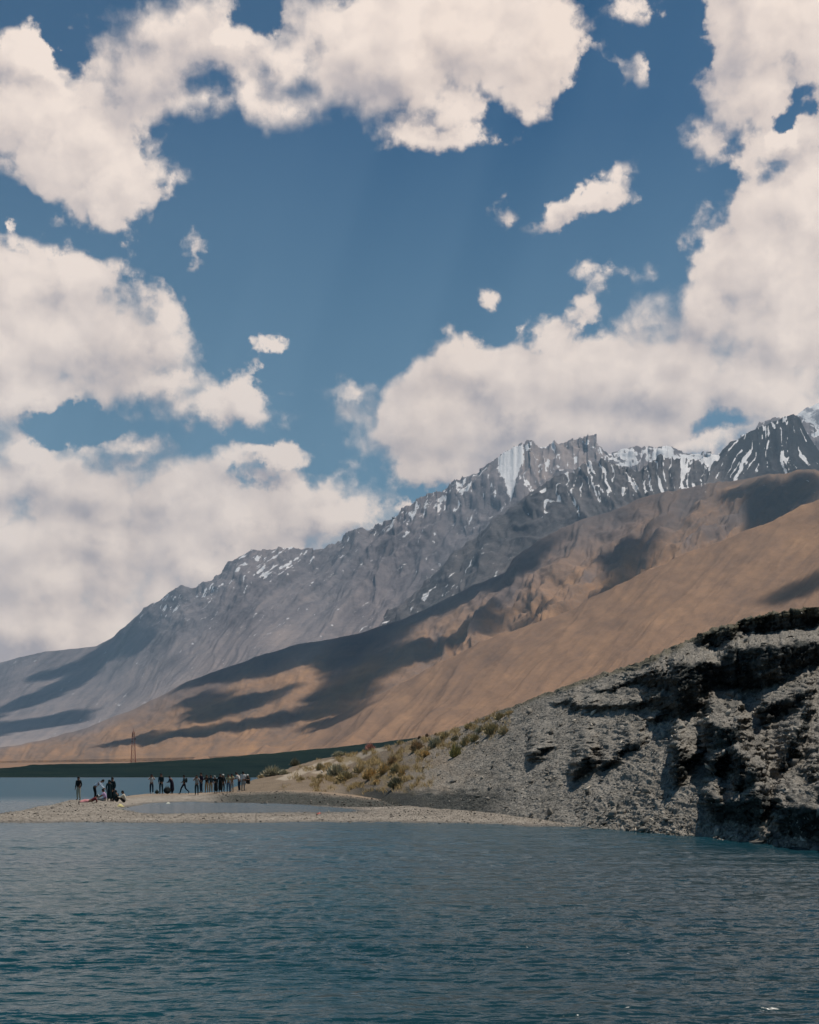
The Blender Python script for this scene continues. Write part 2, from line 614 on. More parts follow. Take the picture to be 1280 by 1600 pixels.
def build_range():
    cols = np.arange(-160, 1440, 1.9)
    craggy = sstep(180, 300, cols) * (0.35 + 0.65 * sstep(520, 640, cols))
    ridge = interp(RIDGE1, cols) + jag(cols, 4.0, 2, 13.0) * craggy + jag(cols, 1.5, 3, 4.5) * craggy
    base = interp([(-160, 1188), (200, 1186), (700, 1160), (1440, 1120)], cols)
    Yb = interp([(-160, 6800), (0, 6500), (300, 5200), (700, 4900), (1440, 4600)], cols)
    P, PX, PY, T = relief(cols, base, ridge, Yb, selfsim((HY - smooth1(ridge, 14)) / F, 0.62, 2.5, 1.25), 330)
    P0 = P.copy()
    n = normals(P)
    # gullies run down and a little to the left
    lean = np.interp(PX, [0, 550, 700, 800, 840, 950, 1100], [1.3, 1.2, 0.8, 0.35, -0.25, -0.35, 0.2])
    up = PX + lean * (PY - ridge[None, :] - 60) + 14 * fbm2(PX / 70, PY / 70, 21, 3)
    rock = sstep(0.58, 0.86, T + 0.12 * fbm2(PX / 60, PY / 60, 4, 3)) * sstep(120, 330, PX)
    h = 190 * (ridged2(up / 150, PY / 190, 7, 3) - 0.45) * (0.2 + 0.8 * sstep(.25, .8, T)) * np.interp(PX, [150, 420, 720], [.25, .5, 1.0])
    h += 17 * (ridged2(up / 24, PY / 170, 6, 3) - 0.45) * sstep(.2, .5, T) * sstep(100, 300, PX)
    h += 50 * (ridged2(up / 52, PY / 90, 8, 3) - 0.45) * rock
    h += 11 * (ridged2(up / 15, PY / 26, 9, 3) - 0.45) * rock
    h += 40 * fbm2(PX / 36, PY / 28, 10, 5) * (0.12 + 0.88 * rock)
    smooth_snow = inpoly(PX, PY, [(772, 712), (790, 700), (822, 688), (824, 712), (815, 738), (808, 755), (806, 775), (797, 790), (790, 765), (783, 745), (776, 730)])
    h = h * (1 - 0.92 * blur(smooth_snow.astype(float), 3))
    fade = sstep(0, 0.15, T)
    P = P + n * (0.72 * h * fade)[..., None]
    # snow below the crest, lying in the gullies
    d = PY - ridge[None, :]
    st = rank(0.7 * ridged2(up / 9, PY / 55, 33, 3) + 0.5 * ridged2(up / 24, PY / 80, 34, 3) + 0.35 * fbm2(PX / 10, PY / 8, 35, 4))
    near = np.interp(PX, [190, 240, 270, 290, 330, 380, 420, 480, 500, 540, 600, 640, 700, 770, 830, 940, 1120, 1160, 1300], [0, .06, .30, .10, .36, .52, .56, .50, .14, .07, .16, .34, .30, .22, .34, .34, .60, .60, .5])
    reach = np.interp(PX, [190, 300, 420, 500, 600, 700, 800, 950, 1100, 1200], [35, 40, 60, 40, 45, 60, 90, 90, 60, 60])
    patch = sstep(0.0, 0.5, fbm2(PX / 38, PY / 26, 36, 3)) * 0.75 + 0.25
    cov = near * patch * sstep(1.3, 0.2, d / reach) + 0.018 * sstep(300, 400, PX) * sstep(190, 90, d)
    snow = 0.5 + (cov - (1 - st)) * 2.2
    wx = PX + 4 * fbm2(PX / 12, PY / 12, 41, 3)
    wy = PY + 4 * fbm2(PX / 12, PY / 12, 42, 3)
    field = inpoly(wx, wy, [(776, 716), (790, 704), (818, 692), (820, 712), (812, 735), (806, 752), (804, 772), (797, 788), (793, 765), (786, 745), (779, 730)])
    band = inpoly(wx, wy, [(955, 698), (990, 700), (1020, 706), (1060, 705), (1105, 702), (1130, 708), (1110, 718), (1060, 720), (1000, 722), (975, 726), (962, 718)])
    line = inpoly(wx, wy, [(640, 800), (690, 770), (740, 741), (765, 722), (765, 728), (735, 748), (690, 782), (640, 812), (600, 824), (610, 814)])
    snow = np.where(line, np.maximum(snow, 0.20 + 0.5 * st), snow)
    snow = np.where(field, 1.0, snow)
    snow = np.where(band, np.maximum(snow, 0.30 + 0.55 * st), snow)
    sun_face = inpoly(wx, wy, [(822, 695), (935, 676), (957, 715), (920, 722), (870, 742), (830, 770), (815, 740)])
    talus = sstep(0.78, 0.30, T + 0.08 * fbm2(up / 40, PY / 120, 44, 3))
    brown = sstep(1120, 1185, PY + 12 * fbm2(PX / 60, PY / 25, 45, 3)) * sstep(-50, 120, PX) * 0.6 + sstep(1150, 1188, PY)
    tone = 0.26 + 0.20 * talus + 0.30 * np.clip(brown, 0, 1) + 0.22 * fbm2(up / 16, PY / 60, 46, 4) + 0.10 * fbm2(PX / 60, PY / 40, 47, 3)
    tone = tone + 0.30 * sun_face  # sunlight on this face put into the rock tone
    nb = [(200, -60), (900, -500), (3000, -2200)]
    P = add_back(P, nb)
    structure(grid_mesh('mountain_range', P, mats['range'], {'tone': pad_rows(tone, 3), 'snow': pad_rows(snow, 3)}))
    keep('range', P0, PX, PY, T)


def build_spur():
    cols = np.arange(600, 1440, 1.9)
    ridge = interp([(600, 960), (650, 915), (700, 872), (740, 840), (780, 806), (813, 783), (845, 756), (877, 736), (900, 731), (927, 722), (954, 720), (990, 729), (1002, 726), (1013, 718), (1035, 716),
                    (1060, 716), (1090, 714), (1121, 707), (1140, 694), (1171, 673), (1200, 662), (1225, 652), (1240, 646), (1250, 652), (1262, 676), (1280, 703), (1330, 750), (1440, 770)], cols)
    cr = sstep(800, 870, cols)
    ridge = ridge + (jag(cols, 3.4, 12, 11.0) + jag(cols, 1.4, 13, 4.2)) * cr * (1 - 0.75 * sstep(1090, 1150, cols))
    base = interp([(600, 1090), (800, 1010), (1000, 930), (1440, 880)], cols)
    base = np.maximum(base, ridge + 40)
    P, PX, PY, T = relief(cols, base, ridge, np.full_like(cols, 5300.0), lambda t, i: (HY - smooth1(ridge, 14)) / F * (1.15 + 1.5 * t), 210)
    P0 = P.copy()
    n = normals(P)
    lean = np.interp(PX, [800, 900, 1000, 1150, 1240, 1300], [.7, -.25, -.35, 0.55, -.3, -.6])
    up = PX + lean * (PY - 730) + 9 * fbm2(PX / 45, PY / 45, 51, 3)
    rock = sstep(0.35, 0.75, T)
    h = 130 * (ridged2(up / 62, PY / 130, 52, 3) - 0.45) + 42 * (ridged2(up / 22, PY / 80, 53, 3) - 0.45) * rock + 10 * (ridged2(up / 9, PY / 30, 54, 3) - .45) * rock + 26 * fbm2(PX / 30, PY / 24, 55, 4)
    calm_ = 1 - 0.8 * sstep(1110, 1160, PX) * sstep(.55, .95, T)
    P = P + n * (0.5 * h * calm_ * sstep(0, .12, T))[..., None]
    d = PY - ridge[None, :]
    st = rank(0.9 * ridged2(up / 13, PY / 110, 56, 2) + 0.4 * ridged2(up / 30, PY / 90, 57, 2) + 0.25 * fbm2(PX / 9, PY / 9, 58, 3))
    cv = np.interp(PX, [780, 850, 920, 1000, 1040, 1110, 1150, 1240, 1290], [.02, .07, .15, .16, .22, .30, .17, .12, .1])
    reach = np.interp(PX, [780, 900, 1000, 1100, 1160, 1240, 1300], [60, 95, 70, 70, 90, 100, 90])
    cov = cv * sstep(1.35, 0.3, d / reach) + 0.02
    snow = 0.5 + (cov - (1 - st)) * 2.4
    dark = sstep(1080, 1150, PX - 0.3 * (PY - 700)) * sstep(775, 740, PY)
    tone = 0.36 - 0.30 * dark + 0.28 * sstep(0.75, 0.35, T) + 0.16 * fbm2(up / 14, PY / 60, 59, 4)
    P = add_back(P, [(150, -60), (700, -500), (1800, -1500)])
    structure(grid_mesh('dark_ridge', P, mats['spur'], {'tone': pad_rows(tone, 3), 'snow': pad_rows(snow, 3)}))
    keep('spur', P0, PX, PY, T)


def build_hills():
    cols = np.arange(-160, 1440, 2.1)
    ridge = interp([(-160, 1180), (0, 1168), (60, 1158), (120, 1142), (200, 1112), (250, 1087), (290, 1066), (330, 1052), (400, 1026), (470, 1006), (520, 998), (560, 990), (620, 970), (680, 945),
                    (740, 915), (790, 893), (802, 872), (840, 846), (880, 823), (930, 806), (960, 796), (1000, 777), (1040, 768), (1090, 758), (1140, 751), (1200, 742), (1240, 736), (1280, 735), (1440, 720)], cols)
    ridge = ridge + 2.0 * fbm2(cols / 40, cols * 0 + 3, 61, 4)
    base = interp([(-160, 1192), (300, 1184), (600, 1172), (900, 1130), (1440, 1060)], cols)
    Yb = interp([(-160, 3200), (300, 2900), (700, 2700), (1440, 2500)], cols)
    P, PX, PY, T = relief(cols, base, ridge, Yb, selfsim((HY - smooth1(ridge, 14)) / F, 0.75, 1.7, 1.0), 240)
    P0 = P.copy()
    n = normals(P)
    up = PX + 0.9 * (PY - 950) + 20 * fbm2(PX / 80, PY / 60, 62, 3)
    v = PY - 0.4 * PX
    big = sstep(560, 760, PX)
    h = 110 * (ridged2(up / 95, v / 300, 63, 4) - .45) * (.3 + .7 * big) + (14 + 34 * big) * (ridged2(up / 38, v / 160, 64, 4) - .45) + 16 * (ridged2(up / 12, v / 30, 65, 3) - .45) * sstep(600, 800, PX) + 22 * fbm2(PX / 40, PY / 25, 66, 5)
    h = (0.42 + 0.35 * big) * h * sstep(0, .25, T) * sstep(1.02, .8, T) ** .5
    P = P + n * h[..., None]
    snow = 0.28 * sstep(820, 760, PY) * sstep(900, 1000, PX) + 0.5 * (fbm2(PX / 16, PY / 5, 67, 3)) - 0.13
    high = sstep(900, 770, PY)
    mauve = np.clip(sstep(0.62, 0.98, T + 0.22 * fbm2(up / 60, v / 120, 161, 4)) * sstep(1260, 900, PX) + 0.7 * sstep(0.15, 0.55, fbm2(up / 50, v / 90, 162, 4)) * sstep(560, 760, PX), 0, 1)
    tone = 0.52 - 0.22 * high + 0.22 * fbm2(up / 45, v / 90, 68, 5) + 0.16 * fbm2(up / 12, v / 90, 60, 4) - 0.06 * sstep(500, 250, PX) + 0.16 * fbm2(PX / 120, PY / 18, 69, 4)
    P = add_back(P, [(150, -20), (600, -200), (1200, -700)])
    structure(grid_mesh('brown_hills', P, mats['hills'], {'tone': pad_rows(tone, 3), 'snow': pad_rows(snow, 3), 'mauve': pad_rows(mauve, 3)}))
    keep('hills', P0, PX, PY, T)


def build_slope():
    cols = np.arange(300, 1440, 2.1)
    ridge = interp([(300, 1186), (400, 1170), (470, 1146), (530, 1114), (580, 1087), (640, 1061), (720, 1021), (780, 992), (830, 972), (900, 948), (960, 915), (1010, 890), (1060, 872),
                    (1120, 850), (1180, 825), (1230, 805), (1280, 780), (1440, 730)], cols)
    ridge = ridge + 1.6 * fbm2(cols / 45, cols * 0 + 9, 71, 4)
    base = interp([(300, 1192), (600, 1180), (900, 1160), (1440, 1120)], cols)
    Yb = interp([(300, 1750), (700, 1500), (1440, 1300)], cols)
    P, PX, PY, T = relief(cols, base, ridge, Yb, selfsim((HY - smooth1(ridge, 14)) / F, 0.85, 1.3, 1.0), 240)
    P0 = P.copy()
    n = normals(P)
    up = PX + 1.1 * (PY - 950) + 12 * fbm2(PX / 140, PY / 100, 72, 3)
    v = PY - 0.45 * PX
    h = 16 * (ridged2(up / 110, v / 420, 73, 3) - .45) + 2.2 * (ridged2(up / 34, v / 260, 74, 4) - .45) + 0.9 * (ridged2(up / 9, v / 120, 75, 3) - .45) + 2.0 * fbm2(PX / 35, PY / 22, 76, 5)
    P = P + n * (h * sstep(0, .2, T))[..., None]
    tone = 0.50 + 0.20 * fbm2(up / 60, v / 200, 77, 5) + 0.12 * fbm2(up / 12, v / 110, 78, 4) + 0.24 * fbm2(PX / 60, PY / 26, 79, 6, .6) + 0.14 * sstep(900, 780, PY) * sstep(1000, 1250, PX)
    P = add_back(P, [(80, -10), (300, -90), (900, -400)])
    structure(grid_mesh('hill_slope', P, mats['slope'], {'tone': pad_rows(tone, 3), 'snow': pad_rows(tone * 0, 3)}))
    keep('slope', P0, PX, PY, T)


def build_plain():
    """the gravel plain between the lake and the foot of the mountains"""
    ys = np.concatenate([np.linspace(1250, 3000, 60), np.linspace(3100, 9000, 40)])
    px = np.linspace(-700, 2000, 200)
    Yg, PXg = np.meshgrid(ys, px, indexing='ij')
    Xg = (PXg - HX) / F * Yg
    Zg = CAMZ + (HY - np.interp(PXg, [-200, 0, 300, 600, 1280], [1196.5, 1196, 1190, 1182, 1165])) / F * 1700 * sstep(1100, 2100, Yg) + (Yg - 2000) * 0.012 * (Yg > 2000)
    Zg += 1.5 * fbm2(Xg / 200, Yg / 200, 81, 4) - 1.0
    tone = 0.46 + 0.25 * fbm2(Xg / 260, Yg / 500, 82, 5)
    structure(grid_mesh('plain', np.stack([Xg, Yg, Zg], -1), mats['slope'], {'tone': tone}))


def build_far_shore():
    cols = np.arange(-400, 1000, 3.0)
    ridge = interp([(-400, 1203), (-60, 1201), (0, 1200.5), (30, 1198), (50, 1195), (100, 1194), (200, 1192), (300, 1187), (400, 1179), (500, 1170), (560, 1164), (640, 1154), (760, 1138), (1000, 1110)], cols)
    ridge = ridge + 0.5 * fbm2(cols / 20, cols * 0, 91, 4)
    base = np.full_like(cols, 1214.6)
    P, PX, PY, T = relief(cols, base, ridge, np.full_like(cols, 700.0), lambda t, i: np.full_like(cols, 0.03 + 0.02 * t) + np.maximum(0, (HY - smooth1(ridge, 14)) / F * 1.2), 40)
    P[..., 2] += 0.5 * fbm2(P[..., 0] / 25, P[..., 1] / 25, 92, 4) * sstep(0, .2, T)
    P[0, :, 2] += 54
    tone = 0.5 + 0.35 * fbm2(PX / 60, PY / 5, 93, 5)
    keep('far_shore', P, PX, PY, T)
    P = add_back(P, [(60, -0.5), (250, -3), (700, -25)])
    structure(grid_mesh('far_shore', P, mats['far_shore'], {'tone': pad_rows(tone, 3)}))


build_far_peak()
build_range()
build_spur()
build_hills()
build_slope()
build_plain()
build_far_shore()


# ------------------------------------------------------------------ lake, lake bed
WAVE = 2.1


def build_lake():
    m, g, b = new_mat('lake_water')
    p = pos(g)
    x, y, z = g.sep(p)
    # wind ripples in several sizes, long crests across the view
    def wave(sx, sy, sc, det, rough=0.55, dist=0.0):
        return g.noise(g.vm('MULTIPLY', p, (sx, sy, 1.0)), sc, det, rough, dist=dist)
    a = wave(0.55, 1.0, 0.55, 4)
    c = wave(0.7, 1.0, 2.3, 4, 0.6, 0.4)
    h = g.m('ADD', g.m('MULTIPLY', a, 0.26), g.m('MULTIPLY', c, 0.075))
    gust = g.noise(g.vm('MULTIPLY', p, (0.35, 1.0, 1.0)), 0.05, 4, 0.55)
    nd = g.n('ShaderNodeBump')
    nd.inputs['Distance'].default_value = 1.0
    g.put(nd.inputs['Strength'], g.mr(gust, 0.3, 0.7, 0.8, 1.0))
    g.t.links.new(h, nd.inputs['Height'])
    g.t.links.new(nd.outputs[0], b.inputs['Normal'])
    deep = g.noise(g.vm('MULTIPLY', p, (0.6, 1.0, 1.0)), 0.03, 3, 0.5)
    col = g.mix(g.mr(deep, 0.35, 0.65), (0.004, 0.040, 0.054, 1), (0.005, 0.056, 0.056, 1))
    lr = g.mr(g.m('DIVIDE', x, g.m('MAXIMUM', y, 1.0)), -0.30, 0.22)
    col = g.mix(lr, col, (0.008, 0.032, 0.042, 1))
    col = g.mix(g.mr(y, 24.0, 60.0, 0.0, 0.6), col, (0.007, 0.058, 0.085, 1))
    pool = g.m('MULTIPLY', g.m('MULTIPLY', g.mr(y, 76.0, 84.0), g.mr(y, 120.0, 108.0)), g.mr(x, -23.0, -19.0))
    col = g.mix(g.m('MULTIPLY', pool, 0.8), col, (0.055, 0.085, 0.10, 1))
    col = g.mix(g.mr(y, 96.0, 135.0, 0.0, g.m('SUBTRACT', 1.0, pool)), col, (0.009, 0.058, 0.090, 1))
    g.put(b.inputs['Base Color'], col)
    g.put(b.inputs['Roughness'], g.mr(y, 92.0, 150.0, 0.15, 0.42))
    b.inputs['IOR'].default_value = 1.333
    b.inputs['Specular IOR Level'].default_value = 0.30
    rows = np.concatenate([[5000, 2600, 1900, 1700], np.arange(1640, 1288, -0.62), np.arange(1287, 1216, -0.5), np.linspace(1215.5, 1210.2, 24)])
    Yw = CAMZ * F / (rows - HY)
    pxs = np.concatenate([[-30000, -9000, -4000, -1500], np.arange(-250, 1480, 3.2), [2500, 5000, 10000, 30000]])
    Yg = np.repeat(Yw[:, None], len(pxs), 1)
    Xg = (pxs[None, :] - HX) / F * Yg
    wx = Xg + 0.35 * perlin2(Xg / 2.5, Yg / 2.5, 141)
    wy = Yg + 0.30 * perlin2(Xg / 2.2, Yg / 2.2, 142)
    def crest(n_):
        return 1 - np.abs(n_) * 2
    hh = 0.010 * fbm2(wx / 2.2, wy / 0.9, 143, 3) + 0.010 * crest(perlin2(wx / 0.95, wy / 0.28, 144)) + 0.0062 * crest(perlin2(wx / .46 + 7, wy / .16, 145)) + 0.0026 * perlin2(wx / .22, wy / .09, 146)
    hh = hh + (0.020 * crest(perlin2(wx / 2.1, wy / 1.5, 148)) + 0.012 * perlin2(wx / 1.1, wy / 0.9, 149)) * sstep(24, 48, Yg)
    gust_ = 0.95 + 0.35 * fbm2(Xg / 14, Yg / 6, 147, 3)
    calm = 1 - 0.35 * ((Yg > 80) & (Yg < 118) & (Xg > -25))
    hh = hh * gust_ * calm * WAVE * sstep(400, 90, Yg) * (1 - 0.6 * sstep(55, 64, Yg))
    edge_ = np.zeros_like(hh)
    edge_[4:, 4:-4] = 1
    o = grid_mesh('lake', np.stack([Xg, Yg, hh * edge_], -1), m)
    structure(o)
    mg, gg, bb = new_mat('lake_bed_silt')
    gg.put(bb.inputs['Base Color'], ramp(gg, gg.noise(pos(gg), 0.3, 5), [(0.3, (.10, .10, .09)), (0.7, (.2, .18, .15))]))
    structure(mesh_from('ground', [(-60000, -3000, -3), (60000, -3000, -3), (60000, 60000, -3), (-60000, 60000, -3)], [0, 1, 2, 3], 4, mg, False))


# ------------------------------------------------------------------ the low gravel bars
SHORE_PX = [-250, -150, 0, 60, 110, 150, 190, 230, 300, 350, 400, 450, 500, 560, 640, 760, 960, 1100]
# distance and height of nine points along each line of sight: front toe, waterline, crest, back edge, lagoon, far edge, bar crest, back, toe
_S = [
    [(60, -.5), (65, 0), (72, .13), (79, 0), (90, -.5), (100, -.5), (105, -.5), (112, -.5), (130, -.6)],
    [(60, -.5), (65.5, 0), (72, .16), (80, 0), (90, -.5), (100, -.5), (105, -.5), (112, -.5), (130, -.6)],
    [(60, -.5), (66, 0), (73, .20), (82, 0), (90, -.4), (100, -.45), (105, -.5), (112, -.5), (130, -.6)],
    [(60, -.5), (66, 0), (75, .25), (86, .20), (91, .16), (96, 0), (102, -.3), (112, -.5), (130, -.6)],
    [(60, -.5), (66, 0), (76, .28), (86, .30), (93, .32), (100, .35), (107, .34), (117, 0), (130, -.5)],
    [(60, -.5), (66, 0), (75, .26), (85, .26), (92, .30), (98, .35), (104, .38), (124, 0), (140, -.5)],
    [(60, -.5), (66, 0), (74, .20), (84, .10), (92, -.03), (99, .08), (112, .42), (138, 0), (155, -.5)],
    [(60, -.5), (66, 0), (73, .17), (83, 0), (96, -.25), (107, 0), (125, .47), (155, 0), (172, -.5)],
    [(60, -.5), (66, 0), (73, .16), (84, 0), (100, -.3), (116, 0), (129, .50), (160, 0), (178, -.5)],
    [(60, -.5), (66, 0), (73, .16), (84, 0), (98, -.3), (111, 0), (127, .62), (165, .1), (185, -.5)],
    [(60, -.5), (66, 0), (73, .16), (84, 0), (97, -.3), (109, 0), (123, .75), (165, .4), (190, -.4)],
    [(60, -.5), (66, 0), (73, .17), (84, 0), (95, -.3), (106, 0), (119, .85), (165, .6), (195, -.3)],
    [(60, -.5), (66, 0), (73, .17), (83, 0), (92, -.2), (101, 0), (112, .80), (165, .6), (200, -.3)],
    [(60, -.5), (66, 0), (73, .18), (81, .06), (87, .02), (94, .1), (102, .6), (165, .5), (200, -.3)],
    [(60, -.5), (66, 0), (72, .20), (77, .2), (82, .22), (88, .3), (97, .4), (165, .5), (200, -.3)],
    [(60, -.5), (65, 0), (71, .20), (77, .2), (82, .22), (88, .3), (97, .3), (165, .3), (200, -.3)],
    [(53, -.5), (58.5, 0), (63, .10), (77, .1), (82, .12), (88, .1), (97, .1), (165, .1), (200, -.3)],
    [(45, -.6), (50, -.1), (56, 0), (77, .0), (82, .0), (88, .0), (97, .0), (165, .0), (200, -.3)],
]


def build_shore():
    cols = np.concatenate([np.arange(-250, 0, 4.0), np.arange(0, 1100, 1.6)])
    tt = np.linspace(0, 8, 420)
    A = np.array(_S)
    Yk = np.stack([np.interp(cols, SHORE_PX, A[:, k, 0]) for k in range(9)])
    Zk = np.stack([np.interp(cols, SHORE_PX, A[:, k, 1]) for k in range(9)])
    k = np.clip(tt.astype(int), 0, 7)
    f = (tt - k)[:, None]
    fs = f * f * (3 - 2 * f)
    Y = Yk[k] * (1 - f) + Yk[k + 1] * f
    Z = Zk[k] * (1 - (0.5 * f + 0.5 * fs)) + Zk[k + 1] * (0.5 * f + 0.5 * fs)
    X = (cols[None, :] - HX) / F * Y
    Z = Z + 0.05 * fbm2(X / 6, Y / 8, 101, 4) + 0.022 * fbm2(X / 0.7, Y / 0.9, 102, 3) + 0.012 * fbm2(X / .2, Y / .25, 103, 2)
    PXg = np.broadcast_to(cols[None, :], Y.shape)
    tg = np.broadcast_to(tt[:, None], Y.shape)
    sand = sstep(5.55, 6.1, tg) * sstep(120, 230, PXg + 20 * fbm2(X / 5, Y / 5, 104, 3))
    bank = sstep(4.9, 5.1, tg) * sstep(6.05, 5.6, tg + .12 * fbm2(X / 2.5, Y / 3, 105, 3)) * sstep(310, 370, PXg)
    wet = sstep(0.09, 0.0, Z)
    o = grid_mesh('gravel_bar', np.stack([X, Y, Z], -1), mat_shore(), {'sand': sand, 'bank': bank, 'wet': wet})
    structure(o)
    return np.stack([X, Y, Z], -1)


def mat_shore():
    m, g, b = new_mat('shore_gravel')
    p = pos(g)
    vo = g.n('ShaderNodeTexVoronoi', feature='F1')
    g.t.links.new(p, vo.inputs['Vector'])
    vo.inputs['Scale'].default_value = 9.0
    cell = g.sep(vo.outputs['Color'])[0]
    n = g.noise(p, 0.35, 5, 0.6)
    n2 = g.noise(p, 3.0, 5, 0.6)
    grav = ramp(g, g.m('ADD', g.m('MULTIPLY', cell, 0.75), g.m('MULTIPLY_ADD', n, 0.9, -0.3), clamp=True), [(0.05, (.13, .112, .092)), (.5, (.25, .218, .182)), (.95, (.38, .335, .285))])
    sandc = ramp(g, g.m('ADD', g.m('MULTIPLY', n, 0.6), g.m('MULTIPLY', n2, 0.45), clamp=True), [(0.25, (.19, .14, .10)), (.75, (.33, .25, .18))])
    bankc = ramp(g, g.m('ADD', g.m('MULTIPLY', cell, 0.6), g.m('MULTIPLY_ADD', n2, 0.9, -0.3), clamp=True), [(0.1, (.028, .032, .027)), (.6, (.075, .075, .065)), (.95, (.19, .18, .155))])
    c = g.mix(attr(g, 'sand'), grav, sandc)
    c = g.mix(attr(g, 'bank'), c, bankc)
    c = g.mix(g.m('MULTIPLY', attr(g, 'wet'), 0.6), c, (.045, .045, .042, 1))
    g.put(b.inputs['Base Color'], c)
    g.put(b.inputs['Roughness'], g.m('MULTIPLY_ADD', attr(g, 'wet'), -0.45, 0.92))
    bump(g, b, g.m('ADD', g.m('MULTIPLY', vo.outputs['Distance'], -1.0), n2), 0.06)
    return m


# ------------------------------------------------------------------ the bluff on the right
def c5(pts):
    return [(780 + x / 2.56, 930 + y / 2.56) for x, y in pts]


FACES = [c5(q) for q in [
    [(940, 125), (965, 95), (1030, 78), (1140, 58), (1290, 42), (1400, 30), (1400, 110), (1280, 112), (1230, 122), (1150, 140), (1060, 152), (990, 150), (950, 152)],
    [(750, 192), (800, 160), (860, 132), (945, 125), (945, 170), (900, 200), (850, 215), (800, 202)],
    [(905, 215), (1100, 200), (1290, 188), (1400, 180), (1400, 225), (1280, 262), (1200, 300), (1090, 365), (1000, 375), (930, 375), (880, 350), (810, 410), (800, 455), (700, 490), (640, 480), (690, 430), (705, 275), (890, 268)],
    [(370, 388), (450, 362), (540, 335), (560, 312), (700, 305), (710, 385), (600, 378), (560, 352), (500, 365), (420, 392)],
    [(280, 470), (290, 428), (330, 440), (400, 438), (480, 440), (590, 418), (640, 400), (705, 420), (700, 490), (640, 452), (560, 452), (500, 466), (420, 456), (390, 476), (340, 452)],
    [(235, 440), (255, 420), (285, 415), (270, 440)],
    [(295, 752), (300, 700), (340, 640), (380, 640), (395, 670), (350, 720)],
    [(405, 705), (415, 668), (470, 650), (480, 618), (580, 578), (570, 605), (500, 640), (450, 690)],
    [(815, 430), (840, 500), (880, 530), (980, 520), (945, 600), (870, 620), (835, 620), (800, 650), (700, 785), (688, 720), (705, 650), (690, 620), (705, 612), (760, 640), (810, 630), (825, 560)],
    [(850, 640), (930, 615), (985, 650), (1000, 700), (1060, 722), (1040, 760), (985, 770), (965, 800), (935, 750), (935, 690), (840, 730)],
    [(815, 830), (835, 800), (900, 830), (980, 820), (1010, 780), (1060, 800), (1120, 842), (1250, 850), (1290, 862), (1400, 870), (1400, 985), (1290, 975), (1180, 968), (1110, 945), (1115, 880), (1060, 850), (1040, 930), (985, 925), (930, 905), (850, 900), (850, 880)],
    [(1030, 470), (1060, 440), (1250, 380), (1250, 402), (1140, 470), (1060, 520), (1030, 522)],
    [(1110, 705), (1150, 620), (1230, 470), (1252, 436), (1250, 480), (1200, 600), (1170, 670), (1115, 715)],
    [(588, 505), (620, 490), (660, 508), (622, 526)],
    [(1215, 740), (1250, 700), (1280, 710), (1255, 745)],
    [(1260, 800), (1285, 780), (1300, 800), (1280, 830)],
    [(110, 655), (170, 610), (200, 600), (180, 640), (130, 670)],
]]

BLUFF_RIDGE = [(360, 1232), (385, 1224), (400, 1217), (449, 1201), (493, 1188), (541, 1179), (586, 1170), (631, 1160), (680, 1147), (724, 1134), (760, 1118), (800, 1104), (830, 1092),
               (860, 1081), (900, 1066), (925, 1056), (960, 1046), (1000, 1035), (1030, 1020), (1060, 1008), (1080, 995), (1095, 990), (1110, 983), (1130, 979), (1148, 978), (1153, 968), (1180, 962), (1210, 957), (1240, 953), (1280, 948), (1330, 942), (1460, 930)]
BLUFF_BASE = [(360, 1235), (385, 1236), (430, 1236), (480, 1238), (540, 1241), (580, 1249), (620, 1257), (660, 1262), (700, 1264), (760, 1269), (800, 1274), (850, 1281), (900, 1289), (940, 1296), (980, 1302), (1040, 1309), (1120, 1317), (1200, 1326), (1280, 1336), (1460, 1356)]
BLUFF_Z = [(385, .75), (430, .8), (480, .75), (540, .55), (600, .36), (700, .25), (800, .2), (900, .08), (960, -.05), (1460, -.15)]
BLUFF = {}


